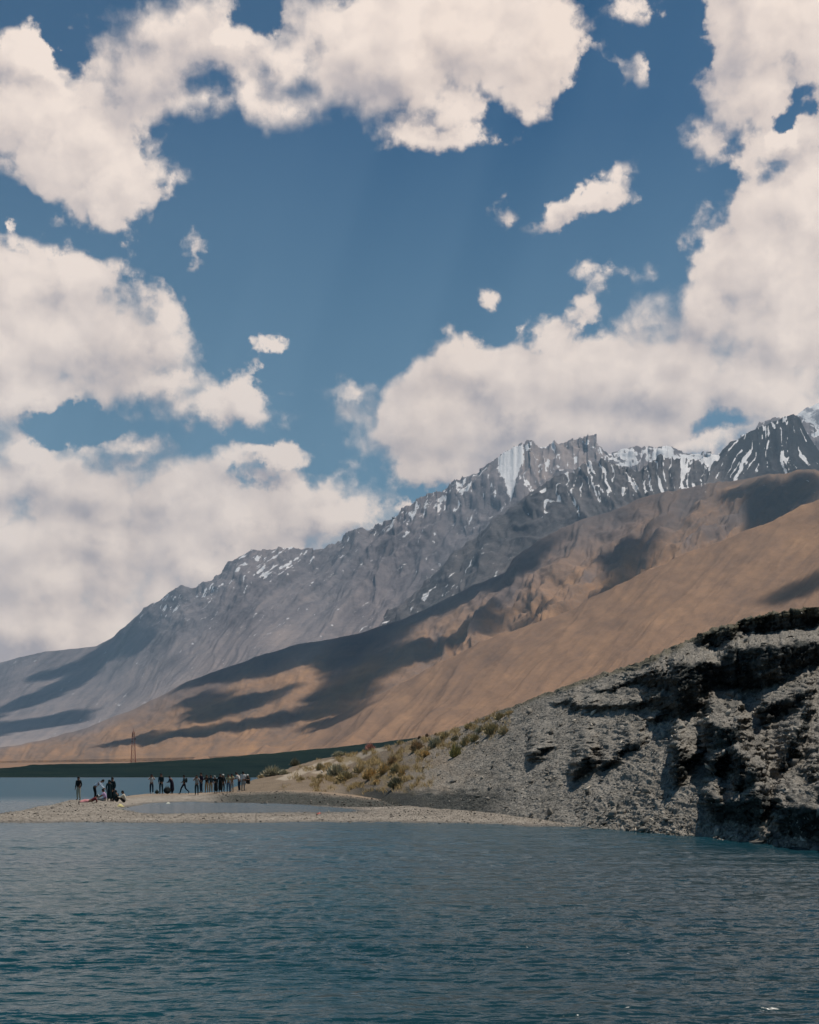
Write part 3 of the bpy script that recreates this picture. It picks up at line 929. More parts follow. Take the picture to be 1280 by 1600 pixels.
def bluff_grid():
    cols = np.arange(362, 1460, 1.15)
    nrow = 430
    ridge = interp(BLUFF_RIDGE, cols) + 2.2 * fbm2(cols / 11, cols * 0 + 1, 111, 4) * sstep(600, 900, cols) + 0.8 * fbm2(cols / 4, cols * 0 + 1, 112, 3)
    base = smooth1(interp(BLUFF_BASE, cols), 22)
    zb = smooth1(interp(BLUFF_Z, cols), 30)
    yb = (CAMZ - zb) * F / (base - HY)
    for i_, px_ in enumerate(cols):
        if px_ < 900:
            c_ = int(np.argmin(np.abs(SHORE[0, :, 0] / SHORE[0, :, 1] * F + HX - px_)))
            zb[i_] = min(zb[i_], float(np.interp(yb[i_], SHORE[:, c_, 1], SHORE[:, c_, 2]))) - 0.04
    zb = smooth1(zb, 12)
    t = np.linspace(0, 1, nrow)
    PY = base[None, :] + (ridge - base)[None, :] * t[:, None]
    PX = np.broadcast_to(cols[None, :], PY.shape)
    wx = PX + 8 * fbm2(PX / 18, PY / 18, 113, 5, 0.6) + 2.4 * fbm2(PX / 4.5, PY / 4.5, 114, 2)
    wy = PY + 7 * fbm2(PX / 18, PY / 18, 115, 5, 0.6) + 2.4 * fbm2(PX / 4.5, PY / 4.5, 116, 2)
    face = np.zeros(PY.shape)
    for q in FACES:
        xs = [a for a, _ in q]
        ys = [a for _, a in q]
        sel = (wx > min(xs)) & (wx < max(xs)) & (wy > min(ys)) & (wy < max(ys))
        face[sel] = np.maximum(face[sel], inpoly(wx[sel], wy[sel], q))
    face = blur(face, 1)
    K = (HY - PY) / F
    # the even hillside first: its run is that of the talus
    tb = smooth1(np.interp(cols, [385, 480, 560, 640, 720, 800, 900, 1000, 1150, 1280, 1450], [.06, .08, .11, .14, .18, .23, .27, .28, .29, .30, .31]), 35)[None, :] + 0 * PX
    tb = np.maximum(tb, K + 0.025)
    Y = np.zeros_like(PY)
    Z = np.zeros_like(PY)
    base2 = HY + (CAMZ - zb) * F / yb
    PY = base2[None, :] + (ridge - base2)[None, :] * t[:, None]
    K = (HY - PY) / F
    Y[0] = yb
    Z[0] = zb
    for i in range(1, nrow):
        Y[i] = (CAMZ - Z[i - 1] + Y[i - 1] * tb[i]) / (tb[i] - K[i])
        Z[i] = CAMZ + K[i] * Y[i]
    # cliff faces stand out from it: going up a face the rock leans over its foot,
    # above the lip the ledge runs back to the hillside
    D = np.zeros_like(PY)
    rough = fbm2(PX / 15, PY / 10, 118, 4) * sstep(640, 760, PX)
    face_s = blur(face, 4, 1)
    for i in range(1, nrow):
        dz = Z[i] - Z[i - 1]
        D[i] = D[i - 1] * (1 - np.clip(dz / 1.1, 0, 0.5) * (1 - 0.8 * face[i])) - dz * face[i] * (1 / tb[i] + 2.2) * 0.9 + dz * 1.2 * rough[i]
    # the lips and buttresses wander sideways from row to row
    jj = np.clip(np.arange(len(cols))[None, :] + 11 * fbm2(PX / 26, PY / 13, 157, 4, .6) + 4 * fbm2(PX / 7, PY / 5, 158, 2), 0, len(cols) - 1).astype(int)
    D = np.take_along_axis(D, jj, 1)
    D = 0.75 * blur(D, 3, 1) + 0.25 * blur(D, 8, 1)
    Y = Y + D
    Z = CAMZ + K * Y
    X = (cols[None, :] - HX) / F * Y
    # a column's own drift is evened out with its neighbours so that ledges run across
    P = np.stack([X, Y, Z], -1)
    return cols, P, PX, PY, face, t


def build_bluff():
    cols, P, PX, PY, face, t = bluff_grid()
    n = normals(P)
    x, y, z = P[..., 0], P[..., 1], P[..., 2]
    stony = sstep(560, 740, PX + 50 * fbm2(PX / 40, PY / 25, 129, 3))
    h = stony * (0.12 * fbm3(x / 1.6, y / 1.6, z / 1.2, 121, 4) + 0.07 * fbm3(x / .35, y / .35, z / .25, 122, 3)) + (1 - stony) * (0.10 * fbm3(x / 3, y / 3, z / 2, 123, 3))
    # broken crags on the right
    crag = sstep(860, 1010, PX)
    h += crag * (0.26 * (ridged2(x / 1.9 + z * .4, z / 1.2, 151, 4) - .45) + 0.16 * (ridged2(x / .6, z / .45 + y * .2, 152, 3) - .45))
    # bedding in the cliff faces
    h += 0.07 * face * perlin2(z / 0.16 + 0.6 * fbm2(x / 2, y / 2, 124, 2), x / 3.0, 125)
    edge = np.minimum(1, np.minimum(t / 0.02, 1))[:, None]
    P = P + n * (h * edge)[..., None]
    BLUFF.update(P=P, PX=PX, PY=PY, n=normals(P), face=face)
    sand = sstep(790, 520, PX + 85 * fbm2(PX / 34, PY / 20, 126, 5) - 0.7 * (1215 - PY))
    dark = 0.9 * sstep(0.30, 0.16, t[:, None] + 0.10 * fbm2(PX / 25, PY / 8, 154, 4)) * sstep(520, 590, PX) * sstep(830, 730, PX) + face * .85 + 0.35 * sstep(0.25, 0.62, fbm2(PX / 40, PY / 26, 127, 4)) * stony + 0.22 * crag * sstep(0.02, 0.5, fbm2(PX / 15, PY / 9, 153, 5, .6))  # dark gravel foot, mottling, and cliff-face shade put into the rock colour
    top = sstep(0.95, 0.99, t)[:, None] * sstep(700, 820, PX)
    pxw, pyw = PX + 6 * fbm2(PX / 20, PY / 8, 155, 3), PY + 2 * fbm2(PX / 20, PY / 8, 156, 3)
    pale = blur((inpoly(pxw, pyw, [(488, 1208), (540, 1184), (592, 1168), (604, 1171), (550, 1192), (505, 1212)]) | inpoly(pxw, pyw, [(430, 1218), (480, 1197), (535, 1182), (490, 1204), (450, 1219)])).astype(float), 2)
    ochre = sstep(-0.05, 0.4, fbm2(PX / 22, PY / 14, 128, 4)) * sstep(700, 620, PX) * sstep(470, 560, PX)
    skirt = P[:1].copy()
    skirt[..., 2] -= 1.2
    skirt[..., 1] -= 0.6
    full = np.concatenate([skirt, P], 0)
    full = add_back(full, [(0.6, 0.0), (2.0, -0.12), (5, -0.6), (12, -2.2), (30, -6)])

    def ext(a):
        a = np.broadcast_to(a, PX.shape)
        return pad_rows(np.concatenate([a[:1], a], 0), 5)
    m, g, b = new_mat('bluff_scree')
    p = pos(g)
    n1 = g.noise(p, 0.5, 6, 0.6)
    n2 = g.noise(p, 5.0, 6, 0.7)
    vo = g.n('ShaderNodeTexVoronoi', feature='F1')
    g.t.links.new(p, vo.inputs['Vector'])
    vo.inputs['Scale'].default_value = 7.0
    cell = g.sep(vo.outputs['Color'])[0]
    f = g.m('ADD', g.m('MULTIPLY', cell, 0.45), g.m('ADD', g.m('MULTIPLY_ADD', n1, 0.8, -0.4), g.m('MULTIPLY', n2, 0.55)), clamp=True)
    rock = ramp(g, f, [(0.1, (.12, .112, .098)), (.45, (.215, .198, .173)), (.75, (.31, .285, .25)), (1, (.46, .42, .365))])
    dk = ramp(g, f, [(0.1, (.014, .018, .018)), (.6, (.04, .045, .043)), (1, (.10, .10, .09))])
    sd = ramp(g, g.m('ADD', g.m('MULTIPLY', n1, .5), g.m('MULTIPLY', n2, .5)), [(0.3, (.135, .105, .075)), (.7, (.27, .205, .145))])
    oc = ramp(g, n2, [(0.3, (.16, .12, .06)), (.7, (.30, .215, .10))])
    c = g.mix(attr(g, 'sand'), rock, sd)
    c = g.mix(g.m('MULTIPLY', attr(g, 'pale'), .8), c, (.40, .335, .26, 1))
    c = g.mix(g.m('MULTIPLY', attr(g, 'ochre'), .8), c, oc)
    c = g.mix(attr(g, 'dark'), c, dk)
    c = g.mix(g.m('MULTIPLY', attr(g, 'top'), 0.7), c, (.10, .09, .055, 1))
    g.put(b.inputs['Base Color'], c)
    bump(g, b, g.m('ADD', g.m('MULTIPLY', vo.outputs['Distance'], -0.6), n2), 0.10)
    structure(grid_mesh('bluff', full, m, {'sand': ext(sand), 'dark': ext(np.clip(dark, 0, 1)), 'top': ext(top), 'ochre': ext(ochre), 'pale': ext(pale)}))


# ------------------------------------------------------------------ loose stones
def stone_mesh(name, pts, size, up, tone, mat, rng):
    """many flat broken stones in one mesh: the scree nobody could count"""
    n = len(pts)
    base = np.array([(1, 0, 0), (-1, 0, 0), (0, 1, 0), (0, -1, 0), (0, 0, 1), (0, 0, -1)], float)
    tri = np.array([(0, 2, 4), (2, 1, 4), (1, 3, 4), (3, 0, 4), (2, 0, 5), (1, 2, 5), (3, 1, 5), (0, 3, 5)])
    v = base[None] + rng.normal(0, 0.28, (n, 6, 3))
    v *= (size[:, None] * np.stack([rng.uniform(.7, 1.3, n), rng.uniform(.45, .9, n), rng.uniform(.25, .6, n)], 1))[:, None, :]
    # random turn: about the surface normal, plus a tilt
    a = rng.uniform(0, 2 * math.pi, n)
    r1 = rng.normal(size=(n, 3))
    zax = up + 0.45 * r1
    zax /= np.linalg.norm(zax, axis=1, keepdims=True)
    xa = np.cross(zax, np.stack([np.cos(a), np.sin(a), 0.3 * np.ones(n)], 1))
    xa /= np.linalg.norm(xa, axis=1, keepdims=True)
    ya = np.cross(zax, xa)
    w = v[:, :, :1] * xa[:, None] + v[:, :, 1:2] * ya[:, None] + v[:, :, 2:] * zax[:, None] + pts[:, None]
    f = (tri[None] + 6 * np.arange(n)[:, None, None]).reshape(-1)
    o = mesh_from(name, w.reshape(-1, 3), f, 3, mat, False)
    at = o.data.attributes.new('tone', 'FLOAT', 'POINT')
    at.data.foreach_set('value', np.repeat(tone, 6).astype(np.float32))
    o['kind'] = 'stuff'
    return o


def mat_stone(name, stops):
    m, g, b = new_mat(name)
    c = ramp(g, g.m('ADD', attr(g, 'tone'), g.m('MULTIPLY_ADD', g.noise(pos(g), 12.0, 3), 0.3, -0.15), clamp=True), stops)
    g.put(b.inputs['Base Color'], c)
    return m


def build_stones(shore):
    rng = np.random.default_rng(7)
    P, PX, PY, nn, face = BLUFF['P'], BLUFF['PX'], BLUFF['PY'], BLUFF['n'], BLUFF['face']
    nr, nc = PX.shape
    N = 95000
    # even over the picture: columns are even, rows are stretched by the height of the slope
    hgt = (PY[0] - PY[-1])
    cdf = np.cumsum(hgt * (0.05 + sstep(610, 740, PX[0])))
    ci = np.searchsorted(cdf, rng.uniform(0, cdf[-1], N))
    ri = (rng.uniform(0, 1, N) * (nr - 3)).astype(int) + 1
    ok = (face[ri, ci] < 0.6) | (rng.uniform(0, 1, N) < 0.12)
    dens = fbm2(PX / 30, PY / 20, 131, 4)[ri, ci]
    ok &= rng.uniform(0, 1, N) < 0.55 + 0.7 * dens
    ri, ci = ri[ok], ci[ok]
    n = len(ri)
    size = 0.015 * (1 - rng.uniform(0, 1, n)) ** (-0.42)
    size = np.minimum(size * (1 + 1.2 * sstep(.16, .02, ri / nr) * sstep(880, 980, PX[0][ci])), 0.30)
    tone = np.clip(0.42 + 0.25 * fbm2(PX / 45, PY / 28, 133, 4)[ri, ci] + 0.17 * rng.normal(size=n) + 0.3 * (rng.uniform(0, 1, n) < 0.10), 0, 1)
    stone_mesh('scree', P[ri, ci] + nn[ri, ci] * size[:, None] * 0.3, size, nn[ri, ci], tone,
               mat_stone('shale', [(0, (.07, .067, .060)), (.45, (.215, .197, .172)), (.75, (.37, .335, .285)), (1, (.64, .57, .48))]), rng)
    # pebbles of the bars
    nr, nc = shore.shape[:2]
    N = 60000
    ri = rng.integers(20, 410, N)
    ci = rng.integers(30, nc - 2, N)
    p = shore[ri, ci]
    pxs_ = p[:, 0] / p[:, 1] * F + HX
    bank_ = (ri > 0.615 * nr) & (ri < 0.745 * nr) & (pxs_ > 335)
    ok = (p[:, 2] > -0.02) & ((ri < 0.66 * nr) | bank_ | (rng.uniform(0, 1, N) < 0.10))
    p = p[ok]
    n = len(p)
    size = np.minimum(0.017 * (1 - rng.uniform(0, 1, n)) ** (-0.34), 0.10)
    bank_ = bank_[ok]
    size = np.where(bank_, size * 1.7, size)
    tone = np.clip(np.where(bank_, 0.20, 0.5) + np.where(bank_, .20, .18) * rng.normal(size=n), 0, 1)
    upn = np.tile(np.array([[0, 0, 1.0]]), (n, 1))
    stone_mesh('pebbles', p + upn * size[:, None] * 0.2, size, upn, tone,
               mat_stone('pebble', [(0, (.07, .065, .058)), (.5, (.235, .207, .175)), (.8, (.36, .32, .275)), (1, (.52, .48, .42))]), rng)


build_lake()
SHORE = build_shore()
build_bluff()
build_stones(SHORE)


# ------------------------------------------------------------------ unseen cloud cover added above the frame, shaped to shade the slopes
def c7(pts):
    return [(x / 1.8286, 800 + y / 1.8286) for x, y in pts]


def c8(pts):
    return [(600 + x / 1.882, 780 + y / 1.882) for x, y in pts]


SHADE = {
    'hills': [
        [(285, 1066), (328, 1050), (372, 1035), (416, 1016), (481, 1000), (536, 990), (580, 976), (629, 954), (700, 924), (740, 903), (795, 878), (835, 852), (862, 846), (800, 908), (740, 927), (700, 946), (650, 968), (607, 1010),
         (558, 1025), (525, 1046), (505, 1030), (470, 1038), (437, 1050), (378, 1058), (330, 1068)],
        [(520, 1036), (560, 1020), (600, 1018), (660, 1000), (714, 984), (708, 1003), (653, 1028), (600, 1054), (580, 1075), (547, 1103), (525, 1120), (505, 1118), (490, 1102), (509, 1079), (522, 1057)],
        [(296, 1096), (322, 1080), (352, 1084), (338, 1094), (380, 1088), (420, 1080), (455, 1072), (425, 1092), (385, 1106), (352, 1112), (340, 1122), (306, 1120), (318, 1106)],
        [(164, 1166), (208, 1153), (306, 1137), (350, 1126), (383, 1126), (465, 1110), (509, 1099), (503, 1114), (437, 1130), (361, 1141), (295, 1149), (219, 1160)],
        [(1135, 774), (1180, 760), (1244, 748), (1285, 750), (1262, 774), (1235, 801), (1203, 826), (1180, 801), (1176, 779)],
        c8([(690, 118), (750, 138), (768, 190), (742, 222), (690, 252), (648, 272), (688, 220), (698, 170), (666, 138)]),
        c8([(275, 328), (312, 328), (322, 380), (290, 392), (273, 360)]),
        c8([(385, 362), (440, 350), (440, 362), (400, 372)]),
    ],
    'range': [
        [(-60, 1130), (0, 1112), (16, 1095), (60, 1079), (98, 1057), (126, 1035), (131, 1030), (164, 1005), (208, 987), (238, 988), (230, 1003), (180, 1020), (158, 1038), (137, 1062), (98, 1084), (44, 1103), (0, 1120)],
        [(45, 1055), (87, 1042), (126, 1034), (98, 1052), (60, 1060)],
        [(-80, 1140), (0, 1129), (49, 1124), (93, 1116), (153, 1110), (126, 1126), (66, 1140), (0, 1149), (-80, 1158)],
    ],
    'slope': [c8([(1215, 240), (1310, 222), (1310, 262), (1195, 277)]), [(500, 1128), (530, 1112), (556, 1096), (548, 1112), (520, 1126)]],
    'far_shore': [[(-400, 1190), (0, 1185), (300, 1180), (500, 1160), (900, 1100), (900, 1218), (-400, 1218)]],
}


def build_shade_clouds(H, layers):
    cell = 30.0
    x0, x1, y0, y1 = -6000, 7000, 0, 17000
    nx, ny = int((x1 - x0) / cell), int((y1 - y0) / cell)
    th = np.zeros((ny, nx))
    kx, ky = SUN_DIR[0] / SUN_DIR[2], SUN_DIR[1] / SUN_DIR[2]
    for k in layers:
        polys = SHADE[k]
        P, PX, PY, T = LAYERS[k]
        if k != 'far_shore':
            PXw = PX + 10 * fbm2(PX / 40, PY / 14, 201, 4)
            PYw = PY + 6 * fbm2(PX / 40, PY / 14, 202, 4)
        else:
            PXw, PYw = PX, PY
        ins = np.zeros(PX.shape, bool)
        for q in polys:
            ins |= inpoly(PXw, PYw, q)
        ins[0] = False
        p = P[ins]
        qx = p[:, 0] + (H - p[:, 2]) * kx
        qy = p[:, 1] + (H - p[:, 2]) * ky
        i = ((qx - x0) / cell).astype(int)
        j = ((qy - y0) / cell).astype(int)
        ok = (i > 2) & (i < nx - 3) & (j > 2) & (j < ny - 3)
        m = np.zeros_like(th)
        m[j[ok], i[ok]] = 1
        # close the gaps between the rows of the hillside
        m = (blur(m, 1) > 0.40).astype(float)
        th = np.maximum(th, blur(m, 1))
    gx, gy = np.meshgrid(x0 + (np.arange(nx) + .5) * cell, y0 + (np.arange(ny) + .5) * cell)
    puff = np.clip(0.85 + 0.5 * fbm2(gx / 420, gy / 420, 203, 4), 0.35, 1.5)
    t_ = np.clip(th, 0, 1) * puff * 330
    top = H + 0.65 * t_ + 30 * (t_ > 0) * fbm2(gx / 120, gy / 120, 204, 3)
    bot = H - 0.35 * t_ - 1.0
    top = np.where(t_ > 0, np.maximum(top, bot + 1), bot)
    V = np.concatenate([np.stack([gx, gy, top], -1).reshape(-1, 3), np.stack([gx, gy, bot], -1).reshape(-1, 3)])
    idx = np.arange(nx * ny).reshape(ny, nx)
    live = t_ > 0
    q = live[:-1, :-1] | live[1:, :-1] | live[:-1, 1:] | live[1:, 1:]
    a = np.stack([idx[:-1, :-1], idx[:-1, 1:], idx[1:, 1:], idx[1:, :-1]], -1)[q]
    fb = a[:, ::-1] + nx * ny
    # weld: rim vertices of top and bottom coincide where the cloud ends
    faces = np.concatenate([a, fb])
    rim = ~live.reshape(-1)
    remap = np.arange(2 * nx * ny)
    remap[nx * ny:][rim] = np.arange(nx * ny)[rim]
    faces = remap[faces]
    used, inv = np.unique(faces, return_inverse=True)
    m = bpy.data.materials.new('shade_cloud_vapour')
    m.use_nodes = True
    g = NT(m.node_tree)
    out = g.n('ShaderNodeOutputMaterial')
    v = g.n('ShaderNodeVolumePrincipled')
    v.inputs['Color'].default_value = (1, 1, 1, 1)
    v.inputs['Density'].default_value = 0.012
    g.t.links.new(v.outputs[0], out.inputs['Volume'])
    o = mesh_from('shade_clouds', V[used], inv.reshape(-1), 4, m, True)
    structure(o)


build_shade_clouds(5700.0, ('hills', 'slope', 'far_shore'))
build_shade_clouds(10500.0, ('range',))


# ------------------------------------------------------------------ things: people, shrubs, mast, litter
def plain_mat(name, col, rough=0.85, var=0.12, scale=9.0):
    if name in mats:
        return mats[name]
    m, g, b = new_mat(name)
    n = g.noise(pos(g), scale, 4, 0.6)
    lo = tuple(c * (1 - var) for c in col)
    hi = tuple(min(1, c * (1 + var)) for c in col)
    g.put(b.inputs['Base Color'], ramp(g, n, [(0.3, lo), (0.7, hi)]))
    b.inputs['Roughness'].default_value = rough
    mats[name] = m
    return m


def empty(name, loc, label, cat, rz=0.0, group=None, scale=1.0):
    o = bpy.data.objects.new(name, None)
    COL.objects.link(o)
    o.location = loc
    o.rotation_euler = (0, 0, rz)
    o.scale = (scale,) * 3
    o.empty_display_size = 0.3
    o['label'] = label
    o['category'] = cat
    if group:
        o['group'] = group
    return o


def tag(o, label, cat, group=None):
    o['label'] = label
    o['category'] = cat
    if group:
        o['group'] = group
    return o


def shore_at(px, Y):
    """point of the gravel bar (or of the bluff where that stands higher) seen in column px at distance Y"""
    c = int(np.argmin(np.abs((SHORE[0, :, 0] / SHORE[0, :, 1]) * F + HX - px)))
    z = float(np.interp(Y, SHORE[:, c, 1], SHORE[:, c, 2]))
    if px > BLUFF['PX'][0, 0]:
        k = int(np.argmin(np.abs(BLUFF['PX'][0] - px)))
        yy = BLUFF['P'][:, k, 1]
        if yy.min() < Y < yy.max() + 2:
            z = max(z, float(np.interp(Y, yy, BLUFF['P'][:, k, 2])))
    return ((px - HX) / F * Y, Y, z)


def bluff_at(px, py):
    d = (BLUFF['PX'] - px) ** 2 + (BLUFF['PY'] - py) ** 2
    i = np.unravel_index(np.argmin(d), d.shape)
    return tuple(float(v) for v in BLUFF['P'][i])


# ---- people
def skin_mesh(name, chains, mat, parent, subdiv=1):
    """chains: list of [(point, radius), ...]; a chain that starts on an existing point is joined there"""
    verts, rad, edges, index = [], [], [], {}

    def vid(p, r):
        k = tuple(round(float(c), 4) for c in p)
        if k not in index:
            index[k] = len(verts)
            verts.append(k)
            rad.append(r)
        return index[k]
    for ch in chains:
        ids = [vid(p, r) for p, r in ch]
        edges += [(a, b) for a, b in zip(ids[:-1], ids[1:]) if a != b]
    me = bpy.data.meshes.new(name)
    me.from_pydata(verts, edges, [])
    o = bpy.data.objects.new(name, me)
    COL.objects.link(o)
    md = o.modifiers.new('skin', 'SKIN')
    md.use_smooth_shade = True
    for i, sv in enumerate(me.skin_vertices[0].data):
        r = rad[i]
        sv.radius = r if isinstance(r, tuple) else (r, r)
        sv.use_root = (i == 0)
    ss = o.modifiers.new('sub', 'SUBSURF')
    ss.levels = ss.render_levels = subdiv
    dg = bpy.context.evaluated_depsgraph_get()
    nm = bpy.data.meshes.new_from_object(o.evaluated_get(dg))
    bpy.data.objects.remove(o)
    bpy.data.meshes.remove(me)
    nm.name = name
    nm.materials.clear()
    nm.materials.append(mat)
    nm.polygons.foreach_set('use_smooth', np.ones(len(nm.polygons), bool))
    q = bpy.data.objects.new(name, nm)
    COL.objects.link(q)
    q.parent = parent
    return q


def ellipsoids(name, items, mat, parent, seg=10, ring=6):
    """a few ellipsoids (centre, radii) in one mesh"""
    V, Fc = [], []
    for c, r in items:
        b0 = len(V)
        for i in range(ring + 1):
            a = math.pi * i / ring
            for j in range(seg):
                t = 2 * math.pi * j / seg
                V.append((c[0] + r[0] * math.sin(a) * math.cos(t), c[1] + r[1] * math.sin(a) * math.sin(t), c[2] + r[2] * math.cos(a)))
        for i in range(ring):
            for j in range(seg):
                Fc += [b0 + i * seg + j, b0 + (i + 1) * seg + j, b0 + (i + 1) * seg + (j + 1) % seg, b0 + i * seg + (j + 1) % seg]
    return mesh_from(name, V, Fc, 4, mat, True, parent)


SKIN_COL = (0.20, 0.105, 0.065)


def vadd(a, b):
    return tuple(x + y for x, y in zip(a, b))


def person(label, px, Y, turn, pose, shirt, trousers, hair=(0.012, 0.011, 0.010), extra=(), height=1.70, shirt_len=1.0, sleeve='short', group=None, shoes=(0.03, 0.03, 0.03), dz=0.0):
    """pose: dict of joints in metres, x to the figure's right, y forward, z up, for a 1.70 m figure"""
    x, y, z = shore_at(px, Y)
    root = empty('person', (x, y, z + dz), label, 'person', turn, group, height / 1.70)
    J = dict(STAND)
    J.update(pose)
    skin = plain_mat('skin', SKIN_COL, 0.6)
    up = np.array(J['head']) - np.array(J['neck'])
    up = up / np.linalg.norm(up)
    look = np.array(J.get('look', (0, 1, 0)), float)
    look = look - up * float(np.dot(look, up))
    look /= np.linalg.norm(look)
    side = np.cross(look, up)
    hd = np.array(J['head'])

    def at(a, b, c):
        return tuple(float(v) for v in hd + side * a + look * b + up * c)
    chains = [[(J['pelvis'], .125), (J['spine'], (.105, .125)), (J['chest'], (.105, .15)), (J['neck'], .052), (J['head'], (.078, .092)), (at(0, -.01, .085), .062)],
              [(J['head'], .085), (at(0, .088, -.045), .032)],                       # chin and jaw
              [(J['head'], .085), (at(0, .100, .0), .015), (at(0, .118, -.012), .011)],  # nose
              [(J['head'], .085), (at(.088, -.005, 0), .016)], [(J['head'], .085), (at(-.088, -.005, 0), .016)]]  # ears
    for s in ('l', 'r'):
        chains.append([(J['chest'], .14), (J['sh_' + s], .058), (J['el_' + s], .041), (J['wr_' + s], .028)])
        fore = np.array(J['wr_' + s]) - np.array(J['el_' + s])
        fore = fore / np.linalg.norm(fore)
        w = np.array(J['wr_' + s])
        lat = np.cross(fore, (0.0, 1.0, 0.15))
        if np.linalg.norm(lat) < .2:
            lat = np.cross(fore, (0.0, 0.0, 1.0))
        lat /= np.linalg.norm(lat)
        nrm = np.cross(lat, fore)
        palm = w + fore * .055
        chains.append([(J['wr_' + s], .028), (tuple(palm), (.034, .018))])
        for k, ln in enumerate((.072, .082, .076, .060)):
            o_ = lat * (k - 1.5) * .020
            p1 = palm + o_ + fore * .030
            p2 = p1 + fore * ln * .5 + nrm * .010
            p3 = p2 + fore * ln * .4 + nrm * .022
            chains.append([(tuple(palm), .03), (tuple(p1), .0095), (tuple(p2), .0085), (tuple(p3), .007)])
        t1 = palm - lat * .038 - fore * .012
        t2 = t1 - lat * .020 + fore * .032
        chains.append([(tuple(palm), .03), (tuple(t1), .011), (tuple(t2), .009)])
        chains.append([(J['pelvis'], .125), (J['hip_' + s], .085), (J['kn_' + s], .054), (J['an_' + s], .037), (J['toe_' + s], .033)])
    skin_mesh('body', chains, skin, root)
    # clothes follow the body
    top, low = np.array(J['spine']), np.array(J['pelvis'])
    hem = tuple(top + (low - top) * shirt_len)
    ch = [[(hem, (.140, .155)), (J['spine'], (.122, .142)), (J['chest'], (.125, .168)), (tuple(np.array(J['chest']) * .45 + np.array(J['neck']) * .55), .085)]]
    for s in ('l', 'r'):
        e, w_ = np.array(J['el_' + s]), np.array(J['wr_' + s])
        a = np.array(J['sh_' + s])
        c_ = [(J['chest'], .15), (J['sh_' + s], .075)]
        if sleeve == 'long':
            c_ += [(tuple(e), .056), (tuple(e + (w_ - e) * .93), .042)]
        else:
            c_ += [(tuple(a + (e - a) * .75), .062)]
        ch.append(c_)
    skin_mesh('shirt' if sleeve == 'short' else 'jacket', ch, shirt, root)
    ch = [[(tuple(low + (top - low) * .25), .140), (J['pelvis'], .142)]]
    for s in ('l', 'r'):
        ch.append([(J['pelvis'], .142), (J['hip_' + s], .102), (J['kn_' + s], .074), (tuple(np.array(J['an_' + s]) + (np.array(J['kn_' + s]) - np.array(J['an_' + s])) * .06), .056)])
    skin_mesh('trousers', ch, trousers, root)
    for s in ('l', 'r'):
        a, t_ = np.array(J['an_' + s]), np.array(J['toe_' + s])
        skin_mesh('shoe', [[(tuple(a - (t_ - a) * .25 - np.array((0, 0, .02))), .044), (tuple((a + t_) / 2 - np.array((0, 0, .004))), .048), (tuple(t_), .040)]], plain_mat('shoe %.2f %.2f' % (shoes[0], shoes[2]), shoes, .6), root)
    hm = plain_mat('hair %.3f' % hair[0], hair, .5)
    ellipsoids('hair', [(at(0, -.022, .045), (.098, .098, .088)), (at(0, -.045, -.015), (.088, .065, .075))], hm, root)
    dk_ = plain_mat('dark_features', (.05, .02, .018), .4)
    for sx in (-.033, .033):
        ellipsoids('eye', [(at(sx, .090, .006), (.012, .008, .009))], dk_, root, 6, 4)
    ellipsoids('mouth', [(at(0, .103, -.052), (.024, .008, .007))], dk_, root, 6, 4)
    for ex in extra:
        kind, col = ex[0], ex[1]
        if kind == 'cap':
            ellipsoids('cap', [(at(0, -.005, .062), (.108, .112, .078)), (at(0, .10, .048), (.075, .075, .012))], plain_mat('cap %.2f' % col[0], col), root)
        elif kind == 'headscarf':
            ellipsoids('headscarf', [(at(0, -.02, .03), (.118, .120, .125)), (at(0, -.06, -.12), (.115, .09, .12))], plain_mat('scarf %.2f' % col[0], col), root)
        elif kind == 'robe':
            b0 = np.array(J['pelvis'])
            foot = (np.array(J['an_l']) + np.array(J['an_r'])) / 2
            skin_mesh('robe', [[(J['chest'], .16), (J['spine'], .155), (J['pelvis'], .185), (tuple(b0 * .5 + foot * .5), .21), (tuple(b0 * .12 + foot * .88), .235)]], plain_mat('robe %.3f %.3f' % (col[0], col[2]), col), root)
        elif kind == 'backpack':
            c = np.array(J['chest']) * .6 + np.array(J['spine']) * .4
            ellipsoids('backpack', [(tuple(c + np.array((0, -.20, .0))), (.16, .10, .23))], plain_mat('pack %.3f' % col[0], col), root)
        elif kind == 'phone':
            c = (np.array(J['wr_l']) + np.array(J['wr_r'])) / 2 + np.array((0, .05, .06))
            ellipsoids('phone', [(tuple(c), (.075, .008, .038))], plain_mat('phone', (.02, .02, .02), .3), root, 8, 4)
    return root


STAND = dict(pelvis=(0, 0, .93), spine=(0, .005, 1.12), chest=(0, 0, 1.32), neck=(0, .005, 1.47), head=(0, .03, 1.595),
             sh_l=(-.175, 0, 1.40), sh_r=(.175, 0, 1.40), el_l=(-.235, -.03, 1.12), el_r=(.235, -.03, 1.12), wr_l=(-.235, .05, .90), wr_r=(.235, .05, .90),
             hip_l=(-.09, 0, .90), hip_r=(.09, 0, .90), kn_l=(-.105, .02, .49), kn_r=(.105, .02, .49), an_l=(-.11, -.02, .085), an_r=(.11, -.02, .085), toe_l=(-.125, .13, .035), toe_r=(.125, .13, .035))
WALK = dict(hip_l=(-.09, .02, .90), hip_r=(.09, -.02, .90), kn_l=(-.09, .26, .52), kn_r=(.09, -.10, .50), an_l=(-.09, .36, .10), an_r=(.09, -.44, .17), toe_l=(-.10, .51, .06), toe_r=(.10, -.33, .04),
            el_l=(-.23, -.14, 1.15), wr_l=(-.22, -.02, .96), el_r=(.23, .10, 1.14), wr_r=(.22, .28, 1.04))
PHOTO = dict(el_l=(-.27, .17, 1.24), el_r=(.27, .17, 1.24), wr_l=(-.09, .27, 1.50), wr_r=(.09, .27, 1.50))
